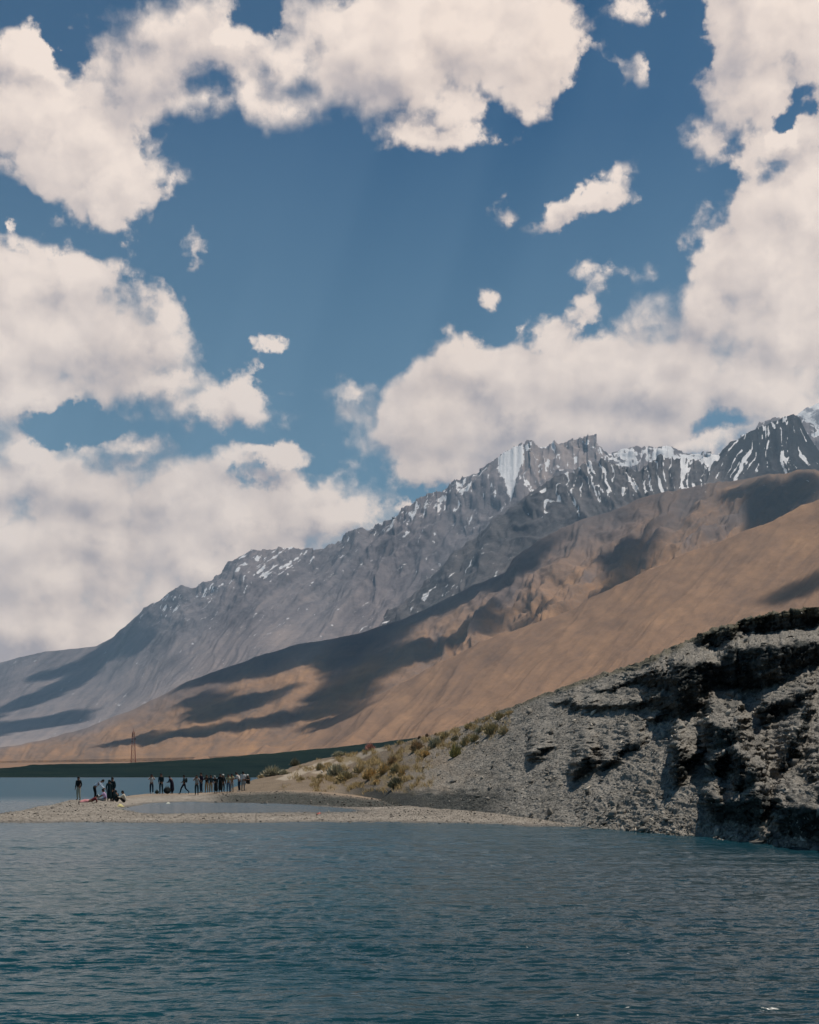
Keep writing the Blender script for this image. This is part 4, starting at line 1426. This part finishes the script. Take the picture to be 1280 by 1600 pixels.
BEND = dict(spine=(0, .09, 1.08), chest=(0, .27, 1.21), neck=(0, .42, 1.30), head=(0, .54, 1.36), look=(0, .7, -.6),
            sh_l=(-.175, .33, 1.26), sh_r=(.175, .33, 1.26), el_l=(-.19, .46, 1.00), el_r=(.19, .46, 1.00), wr_l=(-.14, .64, .84), wr_r=(.14, .64, .84), pelvis=(0, -.06, .92), hip_l=(-.09, -.06, .89), hip_r=(.09, -.06, .89))
LEAN = dict(spine=(0, .04, 1.11), chest=(0, .12, 1.29), neck=(0, .20, 1.42), head=(0, .27, 1.53), look=(0, .8, -.5), sh_l=(-.175, .15, 1.36), sh_r=(.175, .15, 1.36),
            el_l=(-.23, .22, 1.10), el_r=(.23, .22, 1.10), wr_l=(-.12, .42, 1.06), wr_r=(.12, .42, 1.06))
SIT = dict(pelvis=(0, 0, .14), spine=(0, -.02, .33), chest=(0, .02, .53), neck=(0, .07, .67), head=(0, .13, .79), sh_l=(-.175, .04, .60), sh_r=(.175, .04, .60), el_l=(-.24, .24, .42), el_r=(.24, .24, .42),
           wr_l=(-.12, .44, .46), wr_r=(.12, .44, .46), hip_l=(-.09, .03, .13), hip_r=(.09, .03, .13), kn_l=(-.13, .38, .46), kn_r=(.13, .38, .46), an_l=(-.11, .56, .085), an_r=(.11, .56, .085), toe_l=(-.12, .71, .035), toe_r=(.12, .71, .035))
SITLEGS = dict(SIT, kn_l=(-.10, .46, .16), kn_r=(.10, .46, .18), an_l=(-.10, .88, .09), an_r=(.10, .88, .09), toe_l=(-.12, .93, .20), toe_r=(.12, .93, .20), wr_l=(-.12, .42, .30), wr_r=(.12, .42, .30))
CROUCH = dict(pelvis=(0, -.12, .30), spine=(0, -.04, .46), chest=(0, .12, .62), neck=(0, .24, .72), head=(0, .34, .79), look=(0, .8, -.5), sh_l=(-.175, .15, .67), sh_r=(.175, .15, .67),
              el_l=(-.22, .32, .46), el_r=(.22, .32, .46), wr_l=(-.10, .46, .32), wr_r=(.10, .46, .32), hip_l=(-.10, -.08, .29), hip_r=(.10, -.08, .29), kn_l=(-.16, .30, .46), kn_r=(.16, .30, .46), an_l=(-.13, .02, .085), an_r=(.13, .02, .085),
              toe_l=(-.15, .17, .035), toe_r=(.15, .17, .035))
RECLINE = dict(pelvis=(0, 0, .15), spine=(.20, -.02, .20), chest=(.40, -.02, .33), neck=(.51, .0, .44), head=(.59, .03, .53), look=(-.3, 1, -.2), sh_l=(.35, .12, .40), sh_r=(.46, -.15, .36), el_l=(.20, .26, .26), el_r=(.58, -.20, .07),
               wr_l=(.02, .20, .22), wr_r=(.44, -.02, .05), hip_l=(-.06, .08, .17), hip_r=(-.06, -.07, .13), kn_l=(-.42, .22, .22), kn_r=(-.44, .06, .10), an_l=(-.76, .06, .10), an_r=(-.82, -.04, .07), toe_l=(-.85, .20, .07), toe_r=(-.92, .10, .05))


def cloth(name, col):
    return plain_mat('cloth_' + name, col, .9, .15, 14)


LEFT, RIGHT, AWAY, NEAR = R(90), R(-90), 0.0, R(180)


def build_people():
    dark = cloth('black', (.010, .012, .012))
    teal = cloth('teal_black', (.008, .022, .026))
    navy = cloth('navy', (.010, .018, .034))
    jean = cloth('blue_jeans', (.06, .11, .18))
    slate = cloth('slate', (.020, .034, .036))
    plum = cloth('plum', (.020, .012, .024))
    white = cloth('white', (.62, .62, .60))
    offw = cloth('cream', (.60, .55, .45))
    pale = cloth('pale_blue', (.46, .54, .64))
    lilac = cloth('lilac', (.52, .36, .56))
    tan = cloth('tan', (.32, .225, .11))
    olive = cloth('olive_tan', (.30, .26, .15))
    grey = cloth('grey', (.24, .245, .235))
    lgrey = cloth('light_grey', (.27, .28, .27))
    camo = cloth('stone', (.32, .33, .26))
    pink = cloth('pink', (.75, .34, .34))
    red = cloth('dark_red', (.13, .02, .025))
    shirtw = cloth('grey_white', (.42, .43, .42))
    G1, G2 = 'people at the tip of the gravel bar', 'people standing along the back of the gravel bar'
    person('person in a black jacket and stone trousers, alone at the left end of the group', 123, 104, R(160), dict(el_l=(-.24, -.02, 1.14), wr_l=(-.24, .12, .95), kn_l=(-.11, .06, .49)), dark, camo, sleeve='long', group=G1, height=1.72)
    person('person in a pale blue shirt bending forward over the seated one in lilac', 149, 103, RIGHT, BEND, pale, dark, sleeve='long', group=G1, height=1.74)
    person('person in a lilac top sitting on the gravel with legs stretched to the left', 164, 101, LEFT, SITLEGS, lilac, lgrey, group=G1)
    person('person reclining on the pebbles in a white cap, dark red top and pink trousers', 140.5, 95.5, R(10), RECLINE, red, pink, extra=[('cap', (.66, .64, .60))], sleeve='long', group=G1, height=1.45)
    person('person in a long teal black robe with the head bowed, close beside a taller one', 171, 102, R(200), dict(head=(0, .06, 1.58)), teal, teal, extra=[('robe', (.008, .022, .026)), ('headscarf', (.010, .026, .028))], sleeve='long', group=G1, height=1.56)
    person('taller of the two standing in long teal black robes, bare headed', 176, 102.5, R(150), {}, teal, teal, extra=[('robe', (.007, .018, .024))], sleeve='long', group=G1, height=1.76)
    person('person in dark teal sitting between the robed pair and the one in cream', 183, 103, R(60), SIT, teal, teal, sleeve='long', group=G1, height=1.6)
    person('person in a cream shirt sitting with arms stretched over raised knees', 194.5, 103, LEFT, SIT, offw, dark, sleeve='long', group=G1, height=1.72)
    person('person in a grey white shirt and navy jeans raising a camera to the face', 237, 126, R(195), PHOTO, shirtw, navy, extra=[('phone', (.02, .02, .02))], group=G2, shoes=(.6, .6, .58), height=1.74)
    person('tall person all in teal black standing beside a dark bag', 252, 127, R(170), dict(el_l=(-.2, .02, 1.12), wr_l=(-.16, .14, .95), el_r=(.2, .02, 1.12), wr_r=(.16, .14, .95)), teal, teal, sleeve='long', group=G2, height=1.84)
    person('person in a plum coat stooping towards the rucksack on the ground', 269, 127, R(70), LEAN, plum, dark, extra=[('robe', (.016, .011, .022))], sleeve='long', group=G2, height=1.66)
    person('person in dark clothes walking to the left with a long stride', 288, 127, LEFT, WALK, slate, navy, extra=[('backpack', (.010, .016, .016))], sleeve='long', group=G2, height=1.70)
    person('person in a grey shirt and slate trousers at the left end of the crowd', 307.5, 125, R(185), PHOTO, grey, slate, group=G2, height=1.78)
    person('tall person in a plum black jacket behind the one in the grey shirt', 314.5, 129.5, R(130), {}, plum, navy, sleeve='long', group=G2, height=1.86)
    person('person in a black top and tan trousers, left one of two with tan trousers', 323, 131, R(175), dict(PHOTO, wr_l=(-.05, .2, 1.25), wr_r=(.05, .2, 1.25)), dark, tan, sleeve='long', group=G2, height=1.66)
    person('person in a slate top and tan trousers standing among people in black', 329.5, 128, R(200), {}, slate, tan, sleeve='long', group=G2, height=1.60)
    person('person in black with a grey scarf over the shoulders', 337.5, 125.5, R(160), LEAN, dark, dark, extra=[('headscarf', (.22, .24, .23)), ('robe', (.012, .014, .014))], sleeve='long', group=G2, height=1.62)
    person('person in a long black coat standing upright in the middle of the crowd', 344.5, 127, R(180), {}, dark, dark, extra=[('robe', (.009, .012, .012))], sleeve='long', group=G2, height=1.70)
    person('person in black with a pale cap beside the one in blue jeans', 348.5, 129, R(215), {}, dark, dark, extra=[('cap', (.52, .54, .52))], sleeve='long', group=G2, height=1.64)
    person('person in an olive tan top and blue jeans', 357, 125.5, R(185), {}, olive, jean, group=G2, height=1.62)
    person('person in an olive tan top and grey trousers beside the blue jeans', 362.5, 126.5, R(165), dict(PHOTO, wr_l=(-.08, .25, 1.15), wr_r=(.08, .25, 1.15)), olive, grey, group=G2, height=1.62)
    person('person in a white shirt and navy jeans stooping to the left', 374, 126, R(75), LEAN, white, navy, extra=[], group=G2, shoes=(.62, .60, .56), height=1.80)
    person('person in white shirt and grey trousers, upright beside the stooping one in jeans', 380, 127, R(-10), {}, white, grey, group=G2, height=1.74)
    person('person in white cap and slate top sitting at the right end of the crowd', 388.5, 128, R(150), SIT, slate, dark, extra=[('cap', (.66, .66, .64))], group=G2, height=1.7, dz=.45)
    return


def build_bags():
    # rucksack beside the stooping person, dark bag beside the tall one
    def bag(label, px, Y, s, col, name):
        x, y, z = shore_at(px, Y)
        r = empty(name, (x, y, z), label, 'bag', R(20))
        m = plain_mat('bag %.3f' % col[0], col, .8)
        ellipsoids('bag_body', [((0, 0, .26 * s), (.30 * s, .20 * s, .27 * s)), ((0, -.14 * s, .18 * s), (.2 * s, .12 * s, .15 * s))], m, r)
        skin_mesh('strap', [[((-.14 * s, .05, .50 * s), .02), ((-.05 * s, .05, .60 * s), .02), ((.05 * s, .05, .60 * s), .02), ((.14 * s, .05, .50 * s), .02)]], m, r)
        return r
    bag('dark rucksack standing on the gravel left of the stooping person in plum', 261.5, 126.5, 1.15, (.010, .013, .013), 'rucksack')
    bag('low black bag lying on the gravel left of the tall person in teal black', 245.5, 126.5, .62, (.012, .016, .012), 'bag')

    def crumple(name, label, cat, px, Y, s, col, seed):
        x, y, z = shore_at(px, Y)
        n = 15
        g_ = np.linspace(-1, 1, n)
        gx, gy = np.meshgrid(g_, g_)
        r = np.sqrt(gx ** 2 + gy ** 2)
        zz = .62 * np.clip(1 - r ** 1.6, 0, 1) * (1 + .7 * fbm2(gx * 1.7, gy * 1.7, seed, 3)) + .02
        P = np.stack([gx * s * (1 + .25 * fbm2(gx * 1.3, gy * 1.3, seed + 1, 2)), gy * s * .8 * (1 + .25 * fbm2(gx * 1.3, gy * 1.3, seed + 2, 2)), zz * s], -1)
        m = plain_mat(name + '_sheet', col, .6, .15, 12)
        o = grid_mesh(name, P, m)
        md = o.modifiers.new('thick', 'SOLIDIFY')
        md.thickness = .015
        o.location = (x, y, z)
        tag(o, label, cat)
    crumple('yellow_cloth', 'crumpled pale yellow cloth on the pebbles by the head of the lagoon', 'cloth', 188, 96, .26, (.55, .48, .22), 301)
    crumple('plastic_bag', 'orange red plastic bag lying on the pebble spit in front of the lagoon', 'plastic bag', 499, 79, .17, (.50, .13, .10), 302)
    crumple('litter', 'small white plastic scrap at the water edge of the lagoon', 'litter', 263, 108.5, .22, (.60, .60, .50), 303)


# ---- shrubs
SHRUBS = [
    # column, row, width, height on the picture, colour, label
    (425, 1212, 36, 15, 'grey', 'wide grey green shrub nearest the people, first on the sandy slope'),
    (444, 1210, 20, 8, 'grey', 'low grey green tuft just right of the wide shrub nearest the people'),
    (408, 1216, 14, 6, 'dry', 'little dry tuft at the far left foot of the sandy slope'),
    (460, 1196, 17, 12, 'dark', 'dark round shrub alone on the skyline of the sandy slope'),
    (531, 1181, 26, 9, 'grey', 'flat pale green shrub on the skyline against the dark far shore'),
    (578, 1171, 18, 11, 'red', 'reddish dry dome shaped shrub on the crest of the sandy slope'),
    (500, 1203, 15, 13, 'olive', 'narrow olive shrub in the middle of the sandy slope'),
    (524, 1212, 30, 19, 'grey', 'big grey green shrub in the middle of the sandy slope'),
    (540, 1219, 32, 15, 'olive', 'broad olive shrub in front of the big grey green one'),
    (500, 1216, 14, 8, 'dry', 'small straw coloured tuft left of the broad olive shrub'),
    (470, 1219, 16, 7, 'dry', 'small straw coloured tuft low on the left of the sandy slope'),
    (562, 1207, 24, 14, 'dry', 'straw coloured shrub between the grey green and the ochre ones'),
    (578, 1217, 30, 18, 'ochre', 'wide ochre shrub at the lower edge of the grassy patch'),
    (600, 1209, 24, 18, 'ochre', 'ochre shrub in the centre of the grassy patch'),
    (614, 1196, 22, 16, 'brown', 'brown shrub at the top of the grassy patch'),
    (618, 1208, 18, 15, 'olive', 'olive tinted shrub on the right of the grassy patch'),
    (628, 1213, 14, 14, 'ochre', 'bright ochre tuft at the right edge of the grassy patch by the stones'),
    (619, 1230, 28, 17, 'dark', 'dark olive shrub lowest on the slope just above the dark bank'),
    (590, 1224, 16, 8, 'ochre', 'low ochre tuft below the wide ochre shrub'),
    (624, 1154, 12, 6, 'olive', 'tiny olive tuft on the skyline right of the reddish shrub'),
    (651, 1172, 24, 17, 'brown', 'brown olive shrub left of the bright ochre one under the crest'),
    (664, 1182, 20, 12, 'ochre', 'bright ochre shrub under the crest at the edge of the scree'),
    (681, 1166, 24, 16, 'grey', 'grey green shrub under the crest with dark shade below'),
    (695, 1154, 18, 11, 'olive', 'olive shrub just below the crest left of the yellow green bush'),
    (712, 1182, 20, 21, 'yellow', 'round yellow green bush alone on the scree with a dark shadow'),
    (712, 1157, 13, 8, 'dark', 'small dark tuft above the yellow green bush'),
    (727, 1163, 18, 15, 'olive', 'olive bush directly right of the yellow green bush'),
    (742, 1158, 18, 14, 'olive', 'upper of two olive bushes near the middle of the shrub row'),
    (750, 1144, 16, 10, 'grey', 'grey green shrub high on the crest row'),
    (733, 1138, 20, 10, 'olive', 'olive shrub on the skyline in the middle of the crest row'),
    (768, 1146, 28, 18, 'olive', 'largest olive bush near the upper end of the crest row'),
    (788, 1147, 20, 14, 'dry', 'pale straw bush at the right end of the crest row on the scree'),
    (782, 1124, 22, 12, 'olive', 'olive bush on the skyline at the upper end of the crest row'),
    (797, 1116, 16, 8, 'dry', 'straw tuft highest up on the skyline of the scree slope'),
]
SHRUB_COL = {'grey': (.38, .36, .26), 'dry': (.50, .41, .25), 'dark': (.21, .20, .13), 'olive': (.38, .32, .18), 'ochre': (.56, .41, .20), 'brown': (.40, .29, .17), 'red': (.48, .26, .21), 'yellow': (.36, .32, .13)}


def build_shrubs():
    protos = {}
    for i, (px, py, w, h, kind, label) in enumerate(SHRUBS):
        key = (kind, i % 3)
        if key not in protos:
            rng = np.random.default_rng(500 + i)
            n = 640
            V, q, t3 = [], [], []
            for j in range(n):
                a = rng.uniform(0, 2 * math.pi)
                el = math.asin(rng.uniform(0.02, 1) ** 0.75)
                lump = 0.80 + 0.20 * math.sin(3 * a + i) * math.cos(2 * el + i * 2) + rng.normal(0, .06)
                ln = lump * rng.uniform(.6, 1.0)
                d = np.array([math.cos(a) * math.cos(el), math.sin(a) * math.cos(el), math.sin(el)])
                b0 = np.array([math.cos(a), math.sin(a), 0]) * rng.uniform(0, .55) * math.cos(el)
                tip = b0 * .3 + d * ln
                mid = b0 * .7 + (tip - b0 * .3) * .5 + np.array([0, 0, .06])
                s = np.cross(d, rng.normal(size=3))
                s = s / np.linalg.norm(s) * rng.uniform(.025, .055)
                k = len(V)
                V += [b0 - s * .5, b0 + s * .5, mid + s, tip, mid - s]
                t3 += [(k, k + 1, k + 2), (k, k + 2, k + 4), (k + 4, k + 2, k + 3)]
            mk = 'shrub_' + kind
            if mk not in mats:
                m, g, b = new_mat(mk)
                c = SHRUB_COL[kind]
                info = g.n('ShaderNodeNewGeometry')
                r_ = g.m('ADD', g.m('MULTIPLY', info.outputs['Random Per Island'], 0.8), g.m('MULTIPLY', g.noise(pos(g), 2.5, 3), 0.3))
                g.put(b.inputs['Base Color'], ramp(g, r_, [(0.1, tuple(x * .55 for x in c)), (.6, tuple(x * 1.1 for x in c)), (1, (c[0] * 1.9, c[1] * 1.75, c[2] * 1.6))]))
                mats[mk] = m
            tmp = mesh_from('shrub', V, np.array(t3).reshape(-1), 3, mats[mk], False)
            protos[key] = tmp.data
            bpy.data.objects.remove(tmp)
        o = bpy.data.objects.new('shrub', protos[key])
        COL.objects.link(o)
        x, y, z = bluff_at(px, py)
        o.location = (x, y, z - 0.04)
        o.rotation_euler = (0, 0, (i * 1.7) % 6.28)
        o.scale = (w * y / F / 2 * 1.25, w * y / F / 2 * 1.25, h * y / F * 1.45)
        tag(o, label, 'shrub', 'dry shrubs on the slope above the shore')
    # dark boulders on the crest
    for i, (px, py, s, lab) in enumerate([(655, 1154, 5.5, 'small dark brown boulder on the crest, leftmost of three'), (667, 1151, 6, 'small dark brown boulder on the crest, middle one of three'), (681, 1148, 5, 'small dark brown boulder on the crest, rightmost of three')]):
        x, y, z = bluff_at(px, py)
        r = s * y / F / 2
        rng = np.random.default_rng(i)
        bpts = []
        ring, seg = 7, 10
        fc = []
        for a in range(ring + 1):
            for b_ in range(seg):
                th, ph = math.pi * a / ring, 2 * math.pi * b_ / seg
                k = 1 + .25 * math.sin(2 * th + i) * math.cos(3 * ph + i * 2)
                bpts.append((r * k * math.sin(th) * math.cos(ph), r * k * math.sin(th) * math.sin(ph) * .9, r * 1.2 * k * math.cos(th)))
        for a in range(ring):
            for b_ in range(seg):
                fc += [a * seg + b_, (a + 1) * seg + b_, (a + 1) * seg + (b_ + 1) % seg, a * seg + (b_ + 1) % seg]
        o = mesh_from('boulder', bpts, fc, 4, plain_mat('boulder_rock', (.055, .035, .025), .9, .4, 20), False)
        o.location = (x, y, z + r * .5)
        tag(o, lab, 'boulder', 'dark boulders on the crest')


# ---- the lattice mast on the plain
def tube(V, Fc, a, b, r):
    a, b = np.array(a, float), np.array(b, float)
    d = (b - a) / np.linalg.norm(b - a)
    s = np.cross(d, (0.31, 0.77, 0.55))
    s /= np.linalg.norm(s)
    t = np.cross(d, s)
    k = len(V)
    for p in (a, b):
        for i in range(6):
            an = i * math.pi / 3
            V.append(tuple(p + r * (math.cos(an) * s + math.sin(an) * t)))
    for i in range(6):
        j = (i + 1) % 6
        Fc += [k + i, k + j, k + 6 + j, k + 6 + i]


def build_mast():
    Y = 1500.0
    px = 208.5
    z0 = CAMZ + (HY - 1194) / F * Y - 1
    Ht = 38.0
    root = empty('lattice_mast', ((px - HX) / F * Y, Y, z0), 'tall red brown lattice telecom mast on the plain behind the far shore', 'mast', R(18))
    rust = plain_mat('mast_paint', (.36, .13, .09), .7)
    pale = plain_mat('mast_pale_paint', (.36, .30, .26), .7)
    steel = plain_mat('mast_steel', (.10, .075, .06), .6)

    def half(h):
        return 2.6 * (1 - h / Ht) + 0.85 * (h / Ht)
    for sx in (-1, 1):
        for sy in (-1, 1):
            V, Fc = [], []
            tube(V, Fc, (sx * half(0), sy * half(0), 0), (sx * half(Ht - 3), sy * half(Ht - 3), Ht - 3), .18)
            mesh_from('leg', V, Fc, 4, rust, False, root)
    bands = 9
    for i in range(bands):
        V, Fc = [], []
        h0, h1 = (Ht - 3) * i / bands, (Ht - 3) * (i + 1) / bands
        cs = [(-1, -1), (1, -1), (1, 1), (-1, 1)]
        for k in range(4):
            a, b = cs[k], cs[(k + 1) % 4]
            p = lambda c, h: (c[0] * half(h), c[1] * half(h), h)
            tube(V, Fc, p(a, h0), p(b, h1), .075)
            tube(V, Fc, p(b, h0), p(a, h1), .075)
            tube(V, Fc, p(a, h1), p(b, h1), .12)
        mesh_from('bracing', V, Fc, 4, pale if i in (4, 6) else rust, False, root)
    V, Fc = [], []
    for k in range(3):
        an = k * 2.1
        tube(V, Fc, (math.cos(an) * 1.15, math.sin(an) * 1.15, Ht - 8), (math.cos(an) * 1.15, math.sin(an) * 1.15, Ht - 3.5), .34)
    mesh_from('panel_antennas', V, Fc, 4, steel, False, root)
    V, Fc = [], []
    tube(V, Fc, (1.2, -1.2, Ht - 10), (1.9, -2.3, Ht - 10), .9)
    tube(V, Fc, (-1.2, -1.0, Ht - 13), (-1.9, -1.9, Ht - 13), .7)
    mesh_from('dish_antennas', V, Fc, 4, steel, False, root)
    V, Fc = [], []
    tube(V, Fc, (0, 0, Ht - 3.2), (0, 0, Ht + 1.5), .16)
    for c in ((-1, -1), (1, -1), (1, 1), (-1, 1)):
        tube(V, Fc, (c[0] * .85, c[1] * .85, Ht - 3), (0, 0, Ht - 1.5), .12)
    mesh_from('spire', V, Fc, 4, rust, False, root)


def build_grass():
    """thin dry grass between the shrubs"""
    rng = np.random.default_rng(77)
    P, PX, PY = BLUFF['P'], BLUFF['PX'], BLUFF['PY']
    nr, nc = PX.shape
    N = 150000
    ri, ci = rng.integers(5, nr - 2, N), rng.integers(0, int((800 - 362) / 1.15), N)
    px, py = PX[ri, ci], PY[ri, ci]
    clump = fbm2(px / 18, py / 9, 311, 4)
    dens = sstep(0.0, 0.45, clump) * sstep(430, 560, px) * sstep(800, 660, px) * sstep(2, 18, 1244 - py + 0 * px)
    up_row = sstep(48, 8, py - np.interp(px, [a for a, _ in BLUFF_RIDGE], [b for _, b in BLUFF_RIDGE])) * sstep(600, 660, px) * sstep(810, 760, px) * sstep(-.1, .3, clump)
    ok = rng.uniform(0, 1, N) < 0.45 * np.maximum(dens * sstep(690, 620, px), up_row * .8)
    p = P[ri[ok], ci[ok]]
    n = len(p)
    a = rng.uniform(0, 2 * math.pi, (n, 4))
    ln = rng.uniform(.12, .34, (n, 4))
    off = rng.normal(0, .05, (n, 4, 3)) * np.array([1, 1, 0])
    b0 = p[:, None] + off
    lean = np.stack([np.cos(a) * .55, np.sin(a) * .55, np.ones_like(a)], -1) * ln[..., None]
    sd = np.stack([-np.sin(a), np.cos(a), 0 * a], -1) * .016
    V = np.stack([b0 - sd, b0 + sd, b0 + lean], 2).reshape(-1, 3)
    m, g, b = new_mat('dry_grass')
    r_ = g.n('ShaderNodeNewGeometry').outputs['Random Per Island']
    g.put(b.inputs['Base Color'], ramp(g, r_, [(0, (.24, .17, .08)), (.5, (.42, .30, .14)), (1, (.52, .42, .24))]))
    o = mesh_from('dry_grass', V, np.arange(len(V)), 3, m, False)
    o['kind'] = 'stuff'


build_people()
build_bags()
build_grass()
build_shrubs()
build_mast()


# ------------------------------------------------------------------ the thin air between here and the mountains
def build_haze():
    m = bpy.data.materials.new('mountain_air')
    m.use_nodes = True
    g = NT(m.node_tree)
    out = g.n('ShaderNodeOutputMaterial')
    v = g.n('ShaderNodeVolumePrincipled')
    v.inputs['Color'].default_value = (0.52, 0.76, 1.0, 1)
    v.inputs['Density'].default_value = 3.4e-5
    v.inputs['Anisotropy'].default_value = 0.0
    g.t.links.new(v.outputs[0], out.inputs['Volume'])
    x0, x1, y0, y1, z0, z1 = -9000, 9500, -300, 16500, -4.0, 3900
    w = [(x, y, z) for z in (z0, z1) for y in (y0, y1) for x in (x0, x1)]
    f = [0, 2, 3, 1, 4, 5, 7, 6, 0, 1, 5, 4, 1, 3, 7, 5, 3, 2, 6, 7, 2, 0, 4, 6]
    o = mesh_from('haze', w, f, 4, m, False)
    o['kind'] = 'stuff'


build_haze()
